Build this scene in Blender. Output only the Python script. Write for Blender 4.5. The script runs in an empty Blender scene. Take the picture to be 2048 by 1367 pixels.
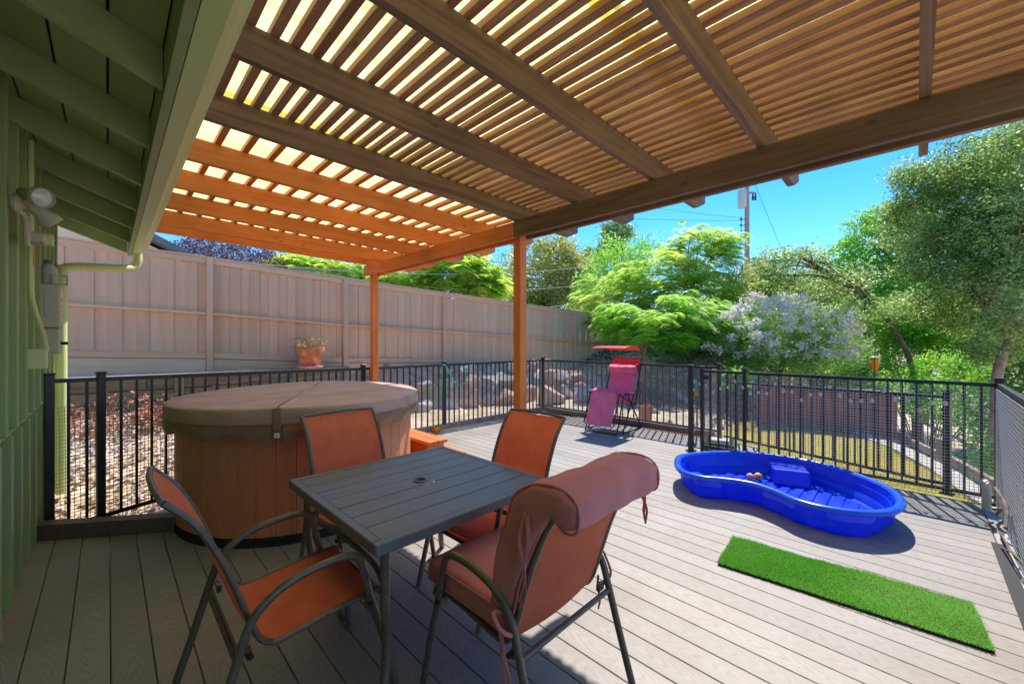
import bpy, bmesh, math, random
import numpy as np
from mathutils import Vector, Matrix
random.seed(7); rng = np.random.default_rng(7)
R = math.radians
scene = bpy.context.scene
col = scene.collection
# ------------------------------------------------------------------ camera
H = 1.48; F = 808.0
cd = bpy.data.cameras.new('camera'); cam = bpy.data.objects.new('camera', cd); col.objects.link(cam)
cd.sensor_width = 36.0; cd.lens = 36.0*F/2048; cd.clip_start = 0.05; cd.clip_end = 900
cam.location = (0, 0, H); cam.rotation_euler = (R(90), 0, R(-45)); scene.camera = cam
# ------------------------------------------------------------------ light
SUN_AZ = math.atan2(.32, .947); SUN_EL = R(54)
sd = Vector((math.cos(SUN_AZ)*math.cos(SUN_EL), math.sin(SUN_AZ)*math.cos(SUN_EL), math.sin(SUN_EL)))
w = bpy.data.worlds.new('World'); scene.world = w; w.use_nodes = True
nt = w.node_tree; nt.nodes.clear()
sky = nt.nodes.new('ShaderNodeTexSky'); sky.sky_type = 'NISHITA'; sky.sun_disc = False
sky.sun_elevation = SUN_EL; sky.sun_rotation = math.pi/2 - SUN_AZ
sky.air_density = 0.85; sky.dust_density = 0.05; sky.ozone_density = 3.0; sky.altitude = 200
bg = nt.nodes.new('ShaderNodeBackground'); bg.inputs[1].default_value = 0.088
ow = nt.nodes.new('ShaderNodeOutputWorld')
hs = nt.nodes.new('ShaderNodeHueSaturation'); hs.inputs['Saturation'].default_value = 1.38
nt.links.new(sky.outputs[0], hs.inputs['Color']); nt.links.new(hs.outputs[0], bg.inputs[0]); nt.links.new(bg.outputs[0], ow.inputs[0])
sl = bpy.data.lights.new('sun', 'SUN'); sl.energy = 2.15; sl.angle = R(0.5); sl.color = (1, .95, .87)
so = bpy.data.objects.new('sun', sl); col.objects.link(so); so.location = (20, 8, 30)
so.rotation_euler = sd.to_track_quat('Z', 'Y').to_euler()
scene.view_settings.view_transform = 'Standard'; scene.view_settings.look = 'None'
scene.view_settings.exposure = 1.72; scene.view_settings.gamma = 1
scene.view_settings.use_curve_mapping = False
try:
    scene.cycles.max_bounces = 8; scene.cycles.diffuse_bounces = 5; scene.cycles.transparent_max_bounces = 12
except Exception: pass

# ------------------------------------------------------------------ helpers
def P(u, v, d):                      # a point seen at (u,v) of the photo, d metres ahead
    r = (u-1024)*d/F
    return Vector((.70711*(d+r), .70711*(d-r), H+(683-v)*d/F))
def PG(u, v, z=0.0):
    return P(u, v, F*(H-z)/(v-683))

def link(o, parent=None):
    col.objects.link(o)
    if parent is not None: o.parent = parent
    return o
def tag(o, label=None, cat=None, group=None, kind=None):
    if label: o['label'] = label
    if cat: o['category'] = cat
    if group: o['group'] = group
    if kind: o['kind'] = kind
    return o
def thing(name, label, cat, loc=(0, 0, 0), rz=0, group=None):
    o = bpy.data.objects.new(name, None); o.empty_display_size = .1
    o.location = loc; o.rotation_euler = (0, 0, rz); col.objects.link(o)
    return tag(o, label, cat, group)
def kids(o): return [c for c in bpy.data.objects if c.parent is o]
def dup(o, parent=None):
    c = o.copy(); link(c, parent)
    for ch in kids(o):
        if ch is not c: dup(ch, c)
    return c

class MB:
    def __init__(s): s.v = []; s.f = []
    def add(s, vs, fs):
        n = len(s.v); s.v += [tuple(v) for v in vs]; s.f += [tuple(i+n for i in f) for f in fs]; return s
    def box(s, x0, x1, y0, y1, z0, z1, m=None):
        vs = [Vector(p) for p in ((x0,y0,z0),(x1,y0,z0),(x1,y1,z0),(x0,y1,z0),(x0,y0,z1),(x1,y0,z1),(x1,y1,z1),(x0,y1,z1))]
        if m is not None: vs = [m @ v for v in vs]
        return s.add(vs, [(3,2,1,0),(4,5,6,7),(0,1,5,4),(1,2,6,5),(2,3,7,6),(3,0,4,7)])
    def cbox(s, x0, x1, y0, y1, z0, z1, b=.004, m=None):   # box with chamfered edges
        vs = []; 
        for sx in (0,1):
            for sy in (0,1):
                for sz in (0,1):
                    X = (x0,x1)[sx]; Y = (y0,y1)[sy]; Z = (z0,z1)[sz]
                    dx = b*(1-2*sx); dy = b*(1-2*sy); dz = b*(1-2*sz)
                    vs += [(X, Y+dy, Z+dz), (X+dx, Y, Z+dz), (X+dx, Y+dy, Z)]
        bm = bmesh.new(); bv = [bm.verts.new(m @ Vector(v) if m is not None else v) for v in vs]
        r = bmesh.ops.convex_hull(bm, input=bv)
        bm.verts.index_update()
        n = len(s.v); s.v += [tuple(v.co) for v in bm.verts]
        s.f += [tuple(v.index+n for v in f.verts) for f in bm.faces]
        bm.free(); return s
    def bar(s, a, b, w, h, up=(0,0,1)):                    # square bar from a to b
        a = Vector(a); b = Vector(b); d = (b-a).normalized(); u = Vector(up)
        if abs(d.dot(u)) > .99: u = Vector((1,0,0))
        x = d.cross(u).normalized(); y = x.cross(d)
        vs = [p + x*sx*w/2 + y*sy*h/2 for p in (a,b) for sx,sy in ((-1,-1),(1,-1),(1,1),(-1,1))]
        return s.add(vs, [(3,2,1,0),(4,5,6,7),(0,1,5,4),(1,2,6,5),(2,3,7,6),(3,0,4,7)])
    def tube(s, pts, r, n=8, cap=True, sy=1.0):
        pts = [Vector(p) for p in pts]; rs = r if isinstance(r, (list, tuple)) else [r]*len(pts)
        k = len(pts); t0 = (pts[1]-pts[0]).normalized()
        up = Vector((0,0,1)) if abs(t0.z) < .9 else Vector((0,1,0))
        nx = t0.cross(up).normalized(); vs = []
        for i, p in enumerate(pts):
            t = (pts[min(i+1,k-1)]-pts[max(i-1,0)]).normalized()
            nx = (nx - t*nx.dot(t)).normalized(); ny = t.cross(nx)
            for j in range(n):
                a = 2*math.pi*j/n; vs.append(p + nx*math.cos(a)*rs[i]*sy + ny*math.sin(a)*rs[i])
        fs = [(i*n+j, i*n+(j+1)%n, (i+1)*n+(j+1)%n, (i+1)*n+j) for i in range(k-1) for j in range(n)]
        if cap: fs += [tuple(range(n))[::-1], tuple((k-1)*n+j for j in range(n))]
        return s.add(vs, fs)
    def lathe(s, prof, c=(0,0,0), n=24, cap=True):
        vs = [(c[0]+r*math.cos(2*math.pi*j/n), c[1]+r*math.sin(2*math.pi*j/n), c[2]+z) for r, z in prof for j in range(n)]
        k = len(prof)
        fs = [(i*n+j, i*n+(j+1)%n, (i+1)*n+(j+1)%n, (i+1)*n+j) for i in range(k-1) for j in range(n)]
        if cap: fs += [tuple(range(n))[::-1], tuple((k-1)*n+j for j in range(n))]
        return s.add(vs, fs)
    def prism(s, poly, y0, y1, m=None):                    # poly in x,z extruded in y
        n = len(poly); vs = [Vector((x,y0,z)) for x,z in poly]+[Vector((x,y1,z)) for x,z in poly]
        if m is not None: vs = [m @ v for v in vs]
        return s.add(vs, [tuple(range(n)), tuple(range(2*n-1,n-1,-1))]+[(i,i+n,(i+1)%n+n,(i+1)%n) for i in range(n)])
    def sphere(s, c, r, n=10, k=6, sc=(1,1,1)):
        prof = [(math.sin(math.pi*(i+.02)/(k+.04))*r, -math.cos(math.pi*i/k)*r) for i in range(k+1)]
        t = MB().lathe(prof, (0,0,0), n)
        return s.add([(c[0]+x*sc[0], c[1]+y*sc[1], c[2]+z*sc[2]) for x,y,z in t.v], t.f)
    def mesh(s, name, mat, smooth=False, fix=True):
        me = bpy.data.meshes.new(name); me.from_pydata(s.v, [], s.f)
        if fix:
            bm = bmesh.new(); bm.from_mesh(me); bmesh.ops.recalc_face_normals(bm, faces=bm.faces); bm.to_mesh(me); bm.free()
        if mat: me.materials.append(mat)
        if smooth:
            me.polygons.foreach_set('use_smooth', [True]*len(me.polygons))
            if smooth != 'all':
                try: me.set_sharp_from_angle(angle=R(40))
                except Exception: pass
        return me
    def build(s, name, mat, parent=None, smooth=False, loc=None, fix=True):
        o = bpy.data.objects.new(name, s.mesh(name, mat, smooth, fix)); link(o, parent)
        if loc is not None: o.location = loc
        return o
def inst(name, me, parent=None, loc=(0,0,0), rot=(0,0,0), sc=(1,1,1)):
    o = bpy.data.objects.new(name, me); link(o, parent); o.location = loc; o.rotation_euler = rot; o.scale = sc
    return o
def smoothpath(pts, sub=6):
    pts = [Vector(p) for p in pts]; out = []
    q = [pts[0]*2-pts[1]]+pts+[pts[-1]*2-pts[-2]]
    for i in range(1, len(q)-2):
        a,b,c,d = q[i-1:i+3]
        for j in range(sub):
            t = j/sub
            out.append(.5*((2*b)+(c-a)*t+(2*a-5*b+4*c-d)*t*t+(3*b-a-3*c+d)*t**3))
    out.append(pts[-1]); return out
def bevel(o, wd, seg=2, ang=30):
    m = o.modifiers.new('bevel', 'BEVEL'); m.width = wd; m.segments = seg; m.limit_method = 'ANGLE'; m.angle_limit = R(ang); return o
def subsurf(o, n=2):
    m = o.modifiers.new('subdiv', 'SUBSURF'); m.levels = n; m.render_levels = n; return o

# ------------------------------------------------------------------ materials
def mat(name, c1, c2=None, rough=.6, scale=(6,6,6), detail=5, bump=.15, bscale=None, spec=.4, metal=0, rand=0.0, c3=None, wet=0, dist=.002, coat=0, ramp=(.35,.65), trans=0.0, wood=False, sheen=0, coord='Object', alpha=1.0):
    m = bpy.data.materials.new(name); m.use_nodes = True; n = m.node_tree; N = n.nodes; L = n.links; N.clear()
    out = N.new('ShaderNodeOutputMaterial'); b = N.new('ShaderNodeBsdfPrincipled')
    tc = N.new('ShaderNodeTexCoord'); oi = N.new('ShaderNodeObjectInfo')
    mp = N.new('ShaderNodeVectorMath'); mp.operation = 'MULTIPLY_ADD'
    mp.inputs[1].default_value = scale
    cmb = N.new('ShaderNodeVectorMath'); cmb.operation = 'SCALE'; cmb.inputs[0].default_value = (91.3, 57.1, 33.7)
    L.new(oi.outputs['Random'], cmb.inputs['Scale'])
    L.new(tc.outputs[coord], mp.inputs[0]); L.new(cmb.outputs[0], mp.inputs[2])
    nz = N.new('ShaderNodeTexNoise'); nz.inputs['Scale'].default_value = 1; nz.inputs['Detail'].default_value = detail; nz.inputs['Roughness'].default_value = .6
    if wood: nz.inputs['Distortion'].default_value = 1.2
    L.new(mp.outputs[0], nz.inputs['Vector'])
    cr = N.new('ShaderNodeValToRGB'); cr.color_ramp.elements[0].position = ramp[0]; cr.color_ramp.elements[1].position = ramp[1]
    cr.color_ramp.elements[0].color = (*c1, 1); cr.color_ramp.elements[1].color = (*(c2 or c1), 1)
    if wood == 'knots':
        pass
    if c3: e = cr.color_ramp.elements.new((ramp[0]+ramp[1])/2); e.color = (*c3, 1)
    L.new(nz.outputs[0], cr.inputs[0]); colr = cr.outputs[0]
    if wood:
        mn = min(scale); ks = tuple(3.2 if q == mn else 7.0 for q in scale)
        km = N.new('ShaderNodeVectorMath'); km.operation = 'MULTIPLY_ADD'; km.inputs[1].default_value = ks; L.new(tc.outputs[coord], km.inputs[0]); L.new(cmb.outputs[0], km.inputs[2])
        vo = N.new('ShaderNodeTexVoronoi'); vo.inputs['Scale'].default_value = 1; vo.inputs['Randomness'].default_value = 1; L.new(km.outputs[0], vo.inputs['Vector'])
        kr = N.new('ShaderNodeMapRange'); kr.inputs[1].default_value = .03; kr.inputs[2].default_value = .11; kr.inputs[3].default_value = .5; kr.inputs[4].default_value = 1; L.new(vo.outputs['Distance'], kr.inputs[0])
        big = N.new('ShaderNodeTexNoise'); big.inputs['Scale'].default_value = 1.7; big.inputs['Detail'].default_value = 4; L.new(tc.outputs[coord], big.inputs['Vector'])
        br_ = N.new('ShaderNodeMapRange'); br_.inputs[1].default_value = .3; br_.inputs[2].default_value = .7; br_.inputs[3].default_value = .78; br_.inputs[4].default_value = 1.12; L.new(big.outputs[0], br_.inputs[0])
        kk = N.new('ShaderNodeMath'); kk.operation = 'MULTIPLY'; L.new(kr.outputs[0], kk.inputs[0]); L.new(br_.outputs[0], kk.inputs[1])
        kh = N.new('ShaderNodeHueSaturation'); L.new(kk.outputs[0], kh.inputs['Value']); L.new(colr, kh.inputs['Color']); colr = kh.outputs[0]
    if rand:
        h = N.new('ShaderNodeHueSaturation')
        ma = N.new('ShaderNodeMath'); ma.operation = 'MULTIPLY_ADD'; ma.inputs[1].default_value = 2*rand; ma.inputs[2].default_value = 1-rand
        L.new(oi.outputs['Random'], ma.inputs[0]); L.new(ma.outputs[0], h.inputs['Value']); L.new(colr, h.inputs['Color']); colr = h.outputs[0]
    L.new(colr, b.inputs['Base Color'])
    b.inputs['Roughness'].default_value = rough; b.inputs['Specular IOR Level'].default_value = spec; b.inputs['Metallic'].default_value = metal
    if coat: b.inputs['Coat Weight'].default_value = coat; b.inputs['Coat Roughness'].default_value = .15
    if bump:
        bp = N.new('ShaderNodeBump'); bp.inputs['Strength'].default_value = bump; bp.inputs['Distance'].default_value = dist
        if bscale:
            m2 = N.new('ShaderNodeVectorMath'); m2.operation = 'MULTIPLY_ADD'; m2.inputs[1].default_value = bscale
            L.new(tc.outputs[coord], m2.inputs[0]); L.new(cmb.outputs[0], m2.inputs[2])
            n2 = N.new('ShaderNodeTexNoise'); n2.inputs['Scale'].default_value = 1; n2.inputs['Detail'].default_value = 3
            L.new(m2.outputs[0], n2.inputs['Vector']); L.new(n2.outputs[0], bp.inputs['Height'])
        else: L.new(nz.outputs[0], bp.inputs['Height'])
        L.new(bp.outputs[0], b.inputs['Normal'])
    sh = b.outputs[0]
    if trans:
        t = N.new('ShaderNodeBsdfTranslucent'); L.new(colr, t.inputs[0]); mx = N.new('ShaderNodeMixShader'); mx.inputs[0].default_value = trans
        L.new(sh, mx.inputs[1]); L.new(t.outputs[0], mx.inputs[2]); sh = mx.outputs[0]
    if alpha < 1:
        t = N.new('ShaderNodeBsdfTransparent'); mx = N.new('ShaderNodeMixShader'); mx.inputs[0].default_value = alpha
        L.new(t.outputs[0], mx.inputs[1]); L.new(sh, mx.inputs[2]); sh = mx.outputs[0]
    L.new(sh, out.inputs[0]); return m

def leafmat(name, cols, trans=.45, rough=.45, spec=.35):
    m = bpy.data.materials.new(name); m.use_nodes = True; n = m.node_tree; N = n.nodes; L = n.links; N.clear()
    out = N.new('ShaderNodeOutputMaterial'); g = N.new('ShaderNodeNewGeometry'); cr = N.new('ShaderNodeValToRGB')
    el = cr.color_ramp.elements
    el[0].position = 0; el[0].color = (*cols[0], 1); el[1].position = 1; el[1].color = (*cols[-1], 1)
    for i, c in enumerate(cols[1:-1]): e = el.new((i+1)/(len(cols)-1)); e.color = (*c, 1)
    tc = N.new('ShaderNodeTexCoord'); nz = N.new('ShaderNodeTexNoise'); nz.inputs['Scale'].default_value = .9; nz.inputs['Detail'].default_value = 2
    L.new(tc.outputs['Object'], nz.inputs['Vector'])
    ad = N.new('ShaderNodeMath'); ad.operation = 'MULTIPLY_ADD'; ad.inputs[1].default_value = .6
    mu = N.new('ShaderNodeMath'); mu.operation = 'MULTIPLY_ADD'; mu.inputs[1].default_value = 1.6; mu.inputs[2].default_value = -.6
    L.new(nz.outputs[0], mu.inputs[0]); L.new(g.outputs['Random Per Island'], ad.inputs[0]); L.new(mu.outputs[0], ad.inputs[2])
    L.new(ad.outputs[0], cr.inputs[0])
    b = N.new('ShaderNodeBsdfPrincipled'); b.inputs['Roughness'].default_value = rough; b.inputs['Specular IOR Level'].default_value = spec
    L.new(cr.outputs[0], b.inputs['Base Color'])
    t = N.new('ShaderNodeBsdfTranslucent'); L.new(cr.outputs[0], t.inputs[0])
    mx = N.new('ShaderNodeMixShader'); mx.inputs[0].default_value = trans
    L.new(b.outputs[0], mx.inputs[1]); L.new(t.outputs[0], mx.inputs[2]); L.new(mx.outputs[0], out.inputs[0]); return m

def deckmat(name, ca, cb):
    # composite board: cathedral grain embossed along Y
    m = bpy.data.materials.new(name); m.use_nodes = True; n = m.node_tree; N = n.nodes; L = n.links; N.clear()
    out = N.new('ShaderNodeOutputMaterial'); b = N.new('ShaderNodeBsdfPrincipled'); tc = N.new('ShaderNodeTexCoord'); oi = N.new('ShaderNodeObjectInfo')
    cmb = N.new('ShaderNodeVectorMath'); cmb.operation = 'SCALE'; cmb.inputs[0].default_value = (0, 57.1, 3.7); L.new(oi.outputs['Random'], cmb.inputs['Scale'])
    ad = N.new('ShaderNodeVectorMath'); L.new(tc.outputs['Object'], ad.inputs[0]); L.new(cmb.outputs[0], ad.inputs[1])
    sx = N.new('ShaderNodeSeparateXYZ'); L.new(ad.outputs[0], sx.inputs[0])
    # arches: y*k + (x/w)^2  -> sin bands, distorted by noise
    def M(op, a=None, b_=None, va=None, vb=None, vc=None):
        q = N.new('ShaderNodeMath'); q.operation = op
        if a is not None: L.new(a, q.inputs[0])
        if va is not None: q.inputs[0].default_value = va
        if b_ is not None: L.new(b_, q.inputs[1])
        if vb is not None: q.inputs[1].default_value = vb
        if vc is not None: q.inputs[2].default_value = vc
        return q.outputs[0]
    nz = N.new('ShaderNodeTexNoise'); nz.inputs['Scale'].default_value = 1.0; nz.inputs['Detail'].default_value = 2
    mp = N.new('ShaderNodeVectorMath'); mp.operation = 'MULTIPLY'; mp.inputs[1].default_value = (9, 1.6, 1); L.new(ad.outputs[0], mp.inputs[0]); L.new(mp.outputs[0], nz.inputs['Vector'])
    x2 = M('MULTIPLY', sx.outputs[0], sx.outputs[0])
    # spine wobble: parity along length flips arch direction
    yy = M('PINGPONG', sx.outputs[1], None, None, 1.1)
    t = M('MULTIPLY', x2, None, None, 1050.0)
    s = M('MULTIPLY', yy, None, None, 13.0)
    nn = M('MULTIPLY', nz.outputs[0], None, None, 7.0)
    a1 = M('ADD', t, s); a2 = M('ADD', a1, nn); a3 = M('MULTIPLY', a2, None, None, 6.2832); wv = M('SINE', a3)
    wr = N.new('ShaderNodeMapRange'); wr.inputs[1].default_value = -1; wr.inputs[2].default_value = .2; L.new(wv, wr.inputs[0])
    fn = N.new('ShaderNodeTexNoise'); fn.inputs['Scale'].default_value = 1; fn.inputs['Detail'].default_value = 4
    fm = N.new('ShaderNodeVectorMath'); fm.operation = 'MULTIPLY'; fm.inputs[1].default_value = (160, 14, 10); L.new(ad.outputs[0], fm.inputs[0]); L.new(fm.outputs[0], fn.inputs['Vector'])
    ln = N.new('ShaderNodeTexNoise'); ln.inputs['Scale'].default_value = 1.3; ln.inputs['Detail'].default_value = 5; L.new(tc.outputs['Object'], ln.inputs['Vector'])
    mixc = N.new('ShaderNodeMix'); mixc.data_type = 'RGBA'; mixc.inputs[6].default_value = (*cb, 1); mixc.inputs[7].default_value = (*ca, 1)
    f1 = M('MULTIPLY', wr.outputs[0], None, None, .55); f2 = M('MULTIPLY', fn.outputs[0], None, None, .45); f3 = M('ADD', f1, f2); L.new(f3, mixc.inputs[0])
    h = N.new('ShaderNodeHueSaturation'); L.new(mixc.outputs[2], h.inputs['Color'])
    v1 = M('MULTIPLY_ADD', oi.outputs['Random'], None, None, .17, .82); v2 = M('MULTIPLY_ADD', ln.outputs[0], None, None, .18, 0); v3 = M('ADD', v1, v2); L.new(v3, h.inputs['Value'])
    ge = N.new('ShaderNodeNewGeometry'); dn = N.new('ShaderNodeTexNoise'); dn.inputs['Scale'].default_value = 1.1; dn.inputs['Detail'].default_value = 8; dn.inputs['Roughness'].default_value = .68; L.new(ge.outputs['Position'], dn.inputs['Vector'])
    dr = N.new('ShaderNodeMapRange'); dr.inputs[1].default_value = .48; dr.inputs[2].default_value = .78; dr.inputs[3].default_value = 0; dr.inputs[4].default_value = .8; L.new(dn.outputs[0], dr.inputs[0])
    dm = N.new('ShaderNodeMix'); dm.data_type = 'RGBA'; dm.inputs[7].default_value = (.22,.17,.12,1); L.new(dr.outputs[0], dm.inputs[0]); L.new(h.outputs[0], dm.inputs[6])
    L.new(dm.outputs[2], b.inputs['Base Color'])
    b.inputs['Roughness'].default_value = .55; b.inputs['Specular IOR Level'].default_value = .35
    bp = N.new('ShaderNodeBump'); bp.inputs['Strength'].default_value = .5; bp.inputs['Distance'].default_value = .0012; L.new(f3, bp.inputs['Height']); L.new(bp.outputs[0], b.inputs['Normal'])
    L.new(b.outputs[0], out.inputs[0]); return m

WX=(1.2,22,22); WY=(22,1.2,22); WZ=(22,22,1.2)
M = {}
M['deck'] = deckmat('composite_board', (.345,.31,.28), (.265,.236,.21))
M['deck_edge'] = mat('deck_edge_grey', (.33,.31,.29), (.44,.42,.39), .6, (4,4,20))
M['green'] = mat('sage_paint', (.30,.38,.17), (.36,.44,.20), .5, (5,5,1.5), rand=.05, bump=.1, bscale=(40,40,8))
M['green_dark'] = mat('sage_paint_soffit', (.38,.46,.22), (.45,.53,.26), .6, (5,1.5,5), rand=.07, bump=.15)
M['gutter'] = mat('gutter_enamel', (.62,.70,.33), (.66,.74,.36), .35, (3,1,3), bump=.03)
for ax, s in (('x',WX),('y',WY),('z',WZ)):
    M['dwood_'+ax] = mat('weathered_brown_wood_'+ax, (.13,.072,.045), (.30,.18,.11), .65, s, 7, .5, rand=.12, c3=(.22,.135,.083), wood=True, ramp=(.3,.72))
    M['owood_'+ax] = mat('orange_stained_wood_'+ax, (.60,.14,.022), (.80,.24,.045), .45, s, 6, .25, rand=.06, c3=(.70,.21,.04), wood=True, ramp=(.3,.72))
    M['fwood_'+ax] = mat('pale_fence_wood_'+ax, (.74,.43,.26), (.82,.52,.34), .75, tuple(q*.6 for q in s), 7, .4, rand=.07, c3=(.78,.475,.30), wood=False, ramp=(.3,.7))  # fence base colour lightened to make up for the shade it stands in
M['slat'] = mat('brown_slat_wood', (.32,.14,.08), (.58,.31,.17), .6, WY, 7, .4, rand=.16, c3=(.46,.23,.125), wood=True, ramp=(.3,.7))
M['oldwood'] = mat('grey_timber', (.15,.12,.075), (.30,.25,.16), .85, WX, 7, .6, rand=.1, wood=True)
M['greywood'] = mat('silvered_wood', (.24,.17,.13), (.42,.34,.28), .85, WZ, 7, .6, rand=.15, wood=True)
M['shedwood'] = mat('red_brown_boards', (.30,.10,.06), (.46,.19,.12), .8, WZ, 6, .5, rand=.12, wood=True)
M['black'] = mat('black_powder_coat', (.016,.018,.024), (.024,.026,.032), .42, (20,20,20), bump=.05, spec=.5)
M['net'] = mat('netting_plastic', (.42,.42,.42), None, .35, bump=0, spec=.6)  # black net; grey base colour stands in for sun glints on the strands
M['bronze'] = mat('bronze_tube', (.13,.105,.085), (.18,.145,.115), .38, (30,30,30), bump=.05, spec=.5, metal=.25)
M['table'] = mat('charcoal_slats', (.12,.135,.165), (.15,.165,.20), .42, (4,30,4), bump=.12, bscale=(300,300,300), spec=.5, dist=.0006)
def slingmat(name, a, b, tr, al):
    return mat(name, a, b, .7, (9,9,9), rand=0, bump=.5, bscale=(420,420,420), dist=.0008, trans=tr, alpha=al)
M['sling'] = slingmat('orange_sling_mesh', (.88,.22,.11), (.93,.29,.14), .4, .93)
M['cushion'] = mat('brick_red_canvas', (.60,.19,.20), (.68,.25,.26), .85, (5,5,5), bump=.5, bscale=(26,26,26), dist=.005, ramp=(.3,.7))
M['pink'] = mat('faded_pink_canvas', (.84,.17,.33), (.90,.24,.41), .8, (6,6,6), bump=.3, bscale=(18,18,18), dist=.003, trans=.1)
M['red'] = mat('red_canopy_cloth', (.75,.10,.08), (.85,.14,.11), .7, (6,6,6), bump=.2, trans=.45)
M['cover'] = mat('brown_vinyl', (.42,.25,.19), (.54,.36,.28), .5, (3,3,3), bump=.5, bscale=(7,5,30), dist=.012, spec=.4)
M['coverdark'] = mat('brown_vinyl_skirt', (.24,.12,.07), (.34,.19,.12), .42, (4,4,4), bump=.35, bscale=(7,7,30), dist=.008, spec=.5)
M['stave'] = mat('spa_panel', (.66,.23,.11), (.71,.265,.135), .5, WZ, 5, .1, rand=.04, wood=True)
M['spatrim'] = mat('grey_green_acrylic', (.42,.47,.40), None, .3, bump=0)
M['rubber'] = mat('black_rubber', (.02,.02,.02), None, .7, bump=.1)
M['blue'] = mat('blue_poolplastic', (.01,.07,.88), (.05,.13,.90), .24, (5,5,5), 8, bump=.12, spec=.7, trans=.35, ramp=(.45,.8))
M['blue_rim'] = mat('blue_rim_plastic', (.012,.13,.80), (.05,.20,.82), .26, (6,6,6), 8, bump=.1, spec=.7, trans=.3, ramp=(.45,.8))
M['turf_base'] = mat('mat_backing', (.02,.03,.02), None, .9, bump=0)
M['turf'] = leafmat('turf_blade', [(.10,.36,.03), (.17,.50,.05), (.28,.60,.10), (.42,.66,.20)], .4, .4)
M['terra'] = mat('terracotta', (.62,.20,.09), (.68,.30,.17), .8, (7,7,7), bump=.2, c3=(.52,.15,.06))
M['terra_pale'] = mat('lime_stained_terracotta', (.60,.28,.22), (.70,.42,.36), .8, (9,9,9), bump=.2)
M['straw'] = leafmat('dry_straw', [(.50,.36,.17), (.75,.60,.34)], .3, .7)
M['rock_grey'] = mat('grey_rock', (.26,.24,.23), (.58,.53,.50), .9, (4,4,4), 9, .7, rand=.12, dist=.03)
M['rock_rust'] = mat('rust_rock', (.60,.24,.11), (.74,.48,.35), .9, (4,4,4), 9, .7, rand=.12, dist=.03, c3=(.50,.34,.26))
M['cream'] = mat('cream_plastic', (.50,.47,.36), (.55,.52,.41), .45, (5,5,5), bump=.03)
M['white'] = mat('white_plastic', (.75,.74,.70), None, .4, bump=0)
M['glass'] = mat('lamp_lens', (.62,.64,.66), (.78,.79,.80), .12, (30,30,30), bump=.2, spec=.8)
M['teal'] = mat('teal_plastic', (.06,.22,.30), None, .35, bump=0)
M['yellow'] = mat('yellow_plastic', (.92,.42,.01), (.90,.38,.01), .35, bump=0, trans=.4)
M['hose'] = mat('green_hose', (.05,.42,.30), None, .4, bump=0)
M['bulb'] = mat('clear_bulb', (.70,.66,.58), None, .1, bump=0, spec=.9, trans=.3)
M['steel'] = mat('transformer_grey', (.45,.48,.50), (.52,.55,.57), .5, bump=.05)
M['wire'] = mat('cable_grey', (.35,.35,.36), None, .5, bump=0)
M['darkwire'] = mat('cable_black', (.03,.03,.035), None, .5, bump=0)
M['bark'] = mat('bark', (.10,.075,.055), (.24,.18,.135), .9, (8,8,2.2), 7, .9, dist=.02)
M['bark_red'] = mat('reddish_bark', (.34,.17,.09), (.58,.36,.22), .9, (8,8,2.2), 7, .9, dist=.02)
M['stucco'] = mat('cream_siding', (.62,.53,.36), (.68,.60,.43), .8, (3,3,3))
M['roofing'] = mat('slate_roofing', (.10,.12,.15), (.15,.17,.20), .8)
M['concrete'] = mat('pale_concrete', (.40,.35,.29), (.52,.46,.39), .9, (5,5,5), 8, .3)
M['litter'] = leafmat('leaf_litter', [(.34,.10,.06), (.72,.58,.54), (.80,.72,.70), (.85,.80,.80)], .2, .8)
M['drygrass'] = leafmat('dry_lawn', [(.74,.58,.20), (.82,.68,.26), (.60,.62,.14), (.85,.74,.40)], .55, .7)
M['panel'] = mat('translucent_roofing', (.76,.64,.20), (.92,.84,.40), .5, (1,38,1), 4, .1, trans=.95, ramp=(.35,.6))

# ------------------------------------------------------------------ terrain
def sst(a, b, x): t = np.clip((x-a)/(b-a), 0, 1); return t*t*(3-2*t)
def hgt(x, y):
    x = np.asarray(x, float); y = np.asarray(y, float)
    base = np.full(np.broadcast(x, y).shape, -.24)
    base = base + .26*sst(2.4, 3.6, x)*sst(4.5, 5.6, y) + .26*sst(6.3, 6.8, x)*sst(2.6, 3.4, y)*(1-sst(4.5,5.6,y))
    left = (1-sst(2.6, 3.6, x))
    ramp = left*.72*sst(5.1, 7.8, y)
    yr = 7.75 - .25*(x-3.4)
    top = np.clip(1.0-.045*np.clip(x-2, 0, 30), .3, 1)
    cliff = np.where(x < 3.3, sst(7.97, 8.06, y), sst(yr-.1, yr+.75, y))
    z = base + ramp
    z = z*(1-cliff) + top*cliff
    # hill to the far right side behind the yard
    hill = 1.5*sst(9.3, 15, x)*sst(1.2, 3.6, y) + 1.6*sst(12, 40, x)
    z = z + hill
    z = z + .08*sst(6.2, 7, x)*(1-sst(1.5, 2.5, y))
    edge = -.62 + .34*(x-6.3)                     # kerb line
    z = z - 1.2*sst(.0, 1.2, edge - y)*sst(3, 6, x+(.2-y)*0)*(1-sst(20,40,x))
    z = z - 1.3*sst(.55, 1.6, -y)*(1-sst(5,6.3,x))
    z = z + 3.0*sst(14, 60, y)*(1-sst(10,30,x)) + .02*np.sin(x*3.1+y*1.7)*sst(6.5, 9, x) + .015*np.sin(y*5.3-x*2.2)*sst(5.7,7,y)
    under = (x > -.6) & (x < 6.62) & (y < 4.3) & (y > -.7)
    z = np.where(under & (x < 5.6), np.minimum(z, -.24), z)
    return z
def hz(x, y): return float(hgt(x, y))
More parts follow.
